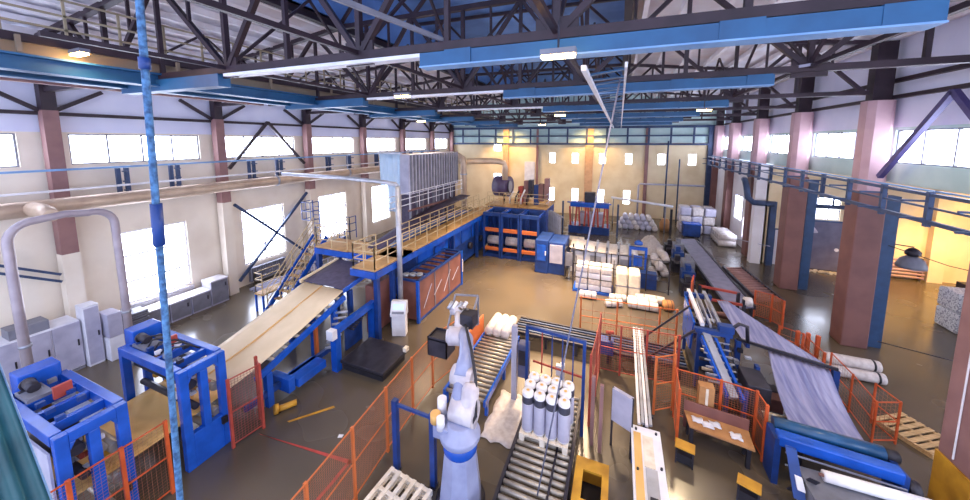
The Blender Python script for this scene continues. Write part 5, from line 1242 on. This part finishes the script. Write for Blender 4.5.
# drum machine above
t = thing('drum_machine', 'large dark drum machine with railings on top of the far blue frames', 'machine', (-8.6, 28, 0))
MB().box(-10.6, -5.4, 27.0, 30.5, 0, 3.4).go('base', BLUE_D, t, .03); MB().box(-10.7, -5.3, 26.7, 30.6, 3.4, 3.5).go('deck', DECK, t)
MB().rod((-10.2, 28.2, 5.0), (-8.9, 28.0, 5.0), .9, 28).go('drum', mat('purple_drum', '#4a3b5e', .45), t); MB().rod((-8.9, 28, 5.0), (-8.8, 28, 5.0), .5, 24).rod((-10.3, 28.21, 5.0), (-10.2, 28.2, 5.0), .6, 24).go('drum_cap', GREY, t)
for i in range(6): MB().cb(-7.9+i*.45, 28.2+.2*(i % 2), 4.3+.3*(i % 3), .38, .6, 1.5+.35*(i % 2)).go('gear_box', [RED, PINK, DARKM, BLUE_D, BROWN, PINK][i], t, .03)
for i in range(5): MB().tube([(-9.2+i*.5, 27.4, 3.6), (-9.1+i*.5, 27.2, 4.2), (-8.8+i*.5, 27.3, 4.6+.1*i)], .07, 8).go('hose', WHITE if i % 2 else DARKM, t)
rail([(-10.5, 26.8), (-8.4, 26.8), (-6.8, 26.8), (-5.4, 26.8)], 3.5, RAILM, t); rail([(-5.4, 26.8), (-5.4, 30.4)], 3.5, LILAC, t)
MB().box(-8.8, -7.6, 26.0, 26.7, 3.35, 3.5).go('balcony', DECK, t); rail([(-8.8, 26.7), (-8.8, 26.05), (-7.6, 26.05), (-7.6, 26.7)], 3.5, RAILM, t)
for i in range(7): 
    solo(MB().bar((-5.05+.2*i, 26.5-.34*i, 0), (-5.05+.2*i, 26.5-.34*i, 3.4), .13).bar((-5.05+.2*i, 26.5-.34*i, 3.4), (-4.9+.2*i, 26.7-.34*i, 3.4), .1), 'steel_upright', GREY, f'pale steel upright right of the drum machine, {ORD(i)} from the end wall', 'post', 'steel uprights')
t = thing('bale_trolley', 'low trolley piled with pale sheets behind the blue printing unit', 'trolley', (-3.4, 27.5, 0))
MB().box(-4.6, -2.2, 26.8, 28.2, .3, .5).go('bed', DARKM, t); MB().box(-4.4, -2.4, 26.9, 28.1, .5, 1.1).go('sheets', WOODW, t, .06)
for x in (-4.3, -2.5):
    for y in (26.95, 28.05): MB().rod((x, y-.06, .16), (x, y+.06, .16), .16, 12).go('wheel', DARK, t)

# ------------------------------------------------------------------ light
W = bpy.data.worlds.new('World'); SC.world = W; W.use_nodes = True
bg = W.node_tree.nodes['Background']; bg.inputs['Color'].default_value = (.66, .74, 1, 1); bg.inputs['Strength'].default_value = 1.8
def spot(name, loc, energy, color, size=.5, rot=(0,0,0)):
    l = bpy.data.lights.new(name, 'AREA'); l.energy = energy; l.size = size; l.color = color
    o = bpy.data.objects.new(name, l); o.location = loc; o.rotation_euler = rot; COL.objects.link(o)
def cone(name, loc, to, energy, color, deg):
    l = bpy.data.lights.new(name, 'SPOT'); l.energy = energy; l.color = color; l.spot_size = math.radians(deg); l.spot_blend = .6; l.shadow_soft_size = .7
    o = bpy.data.objects.new(name, l); o.location = loc; COL.objects.link(o)
    o.rotation_euler = (Vector(to)-Vector(loc)).to_track_quat('-Z', 'Y').to_euler()
cone('sodium_light', (18.5, 26, 7.1), (18, 28, .5), 2600, (1, .58, .14), 80)
cone('sodium_light', (21.5, 25, 7.1), (20.5, 29, 2), 1800, (1, .58, .14), 90)
cone('wall_light', (-13, 38.6, 11), (-13, 41, 6), 1500, (1, .6, .2), 100)
cone('wall_light', (-3.2, 39.6, 11), (-3.2, 42.2, 6), 1100, (1, .65, .25), 100)
cone('floor_fill_light', (-2, 19, 10.3), (-2.5, 17, 0), 7500, (1, .72, .45), 80)  # added spot with no fixture, warms the centre floor
cone('floor_fill_light', (-4.5, 21.5, 10.3), (-4.5, 19, 0), 6000, (1, .72, .45), 80)  # second added spot without a fixture, same warm floor fill

# ------------------------------------------------------------------ camera (measured from the photograph's vanishing points)
F, CX, CY, HH, VP = 334., 485., 178.6, 9.0, (620., 141.)
pit = math.atan((CY-VP[1])/F); th = math.atan((VP[0]-CX)/(F/math.cos(pit)))
cd = bpy.data.cameras.new('Camera'); cam = bpy.data.objects.new('Camera', cd); COL.objects.link(cam)
cd.sensor_fit = 'HORIZONTAL'; cd.sensor_width = 36; cd.lens = 36*F/970; cd.shift_x = 0; cd.shift_y = -(250-CY)/970
cd.clip_start = .1; cd.clip_end = 300
cam.location = (0, 0, HH); cam.rotation_euler = (PI/2-pit, 0, th)
SC.camera = cam
vs = SC.view_settings; vs.view_transform = 'Standard'; vs.look = 'None'; vs.gamma = 1; vs.use_curve_mapping = False; vs.exposure = 0.7
try:
    SC.cycles.use_denoising = True; SC.cycles.denoiser = 'OPENIMAGEDENOISE'; SC.cycles.max_bounces = 8; SC.cycles.diffuse_bounces = 5; SC.cycles.transparent_max_bounces = 16
    SC.cycles.sample_clamp_indirect = 4
except Exception: pass
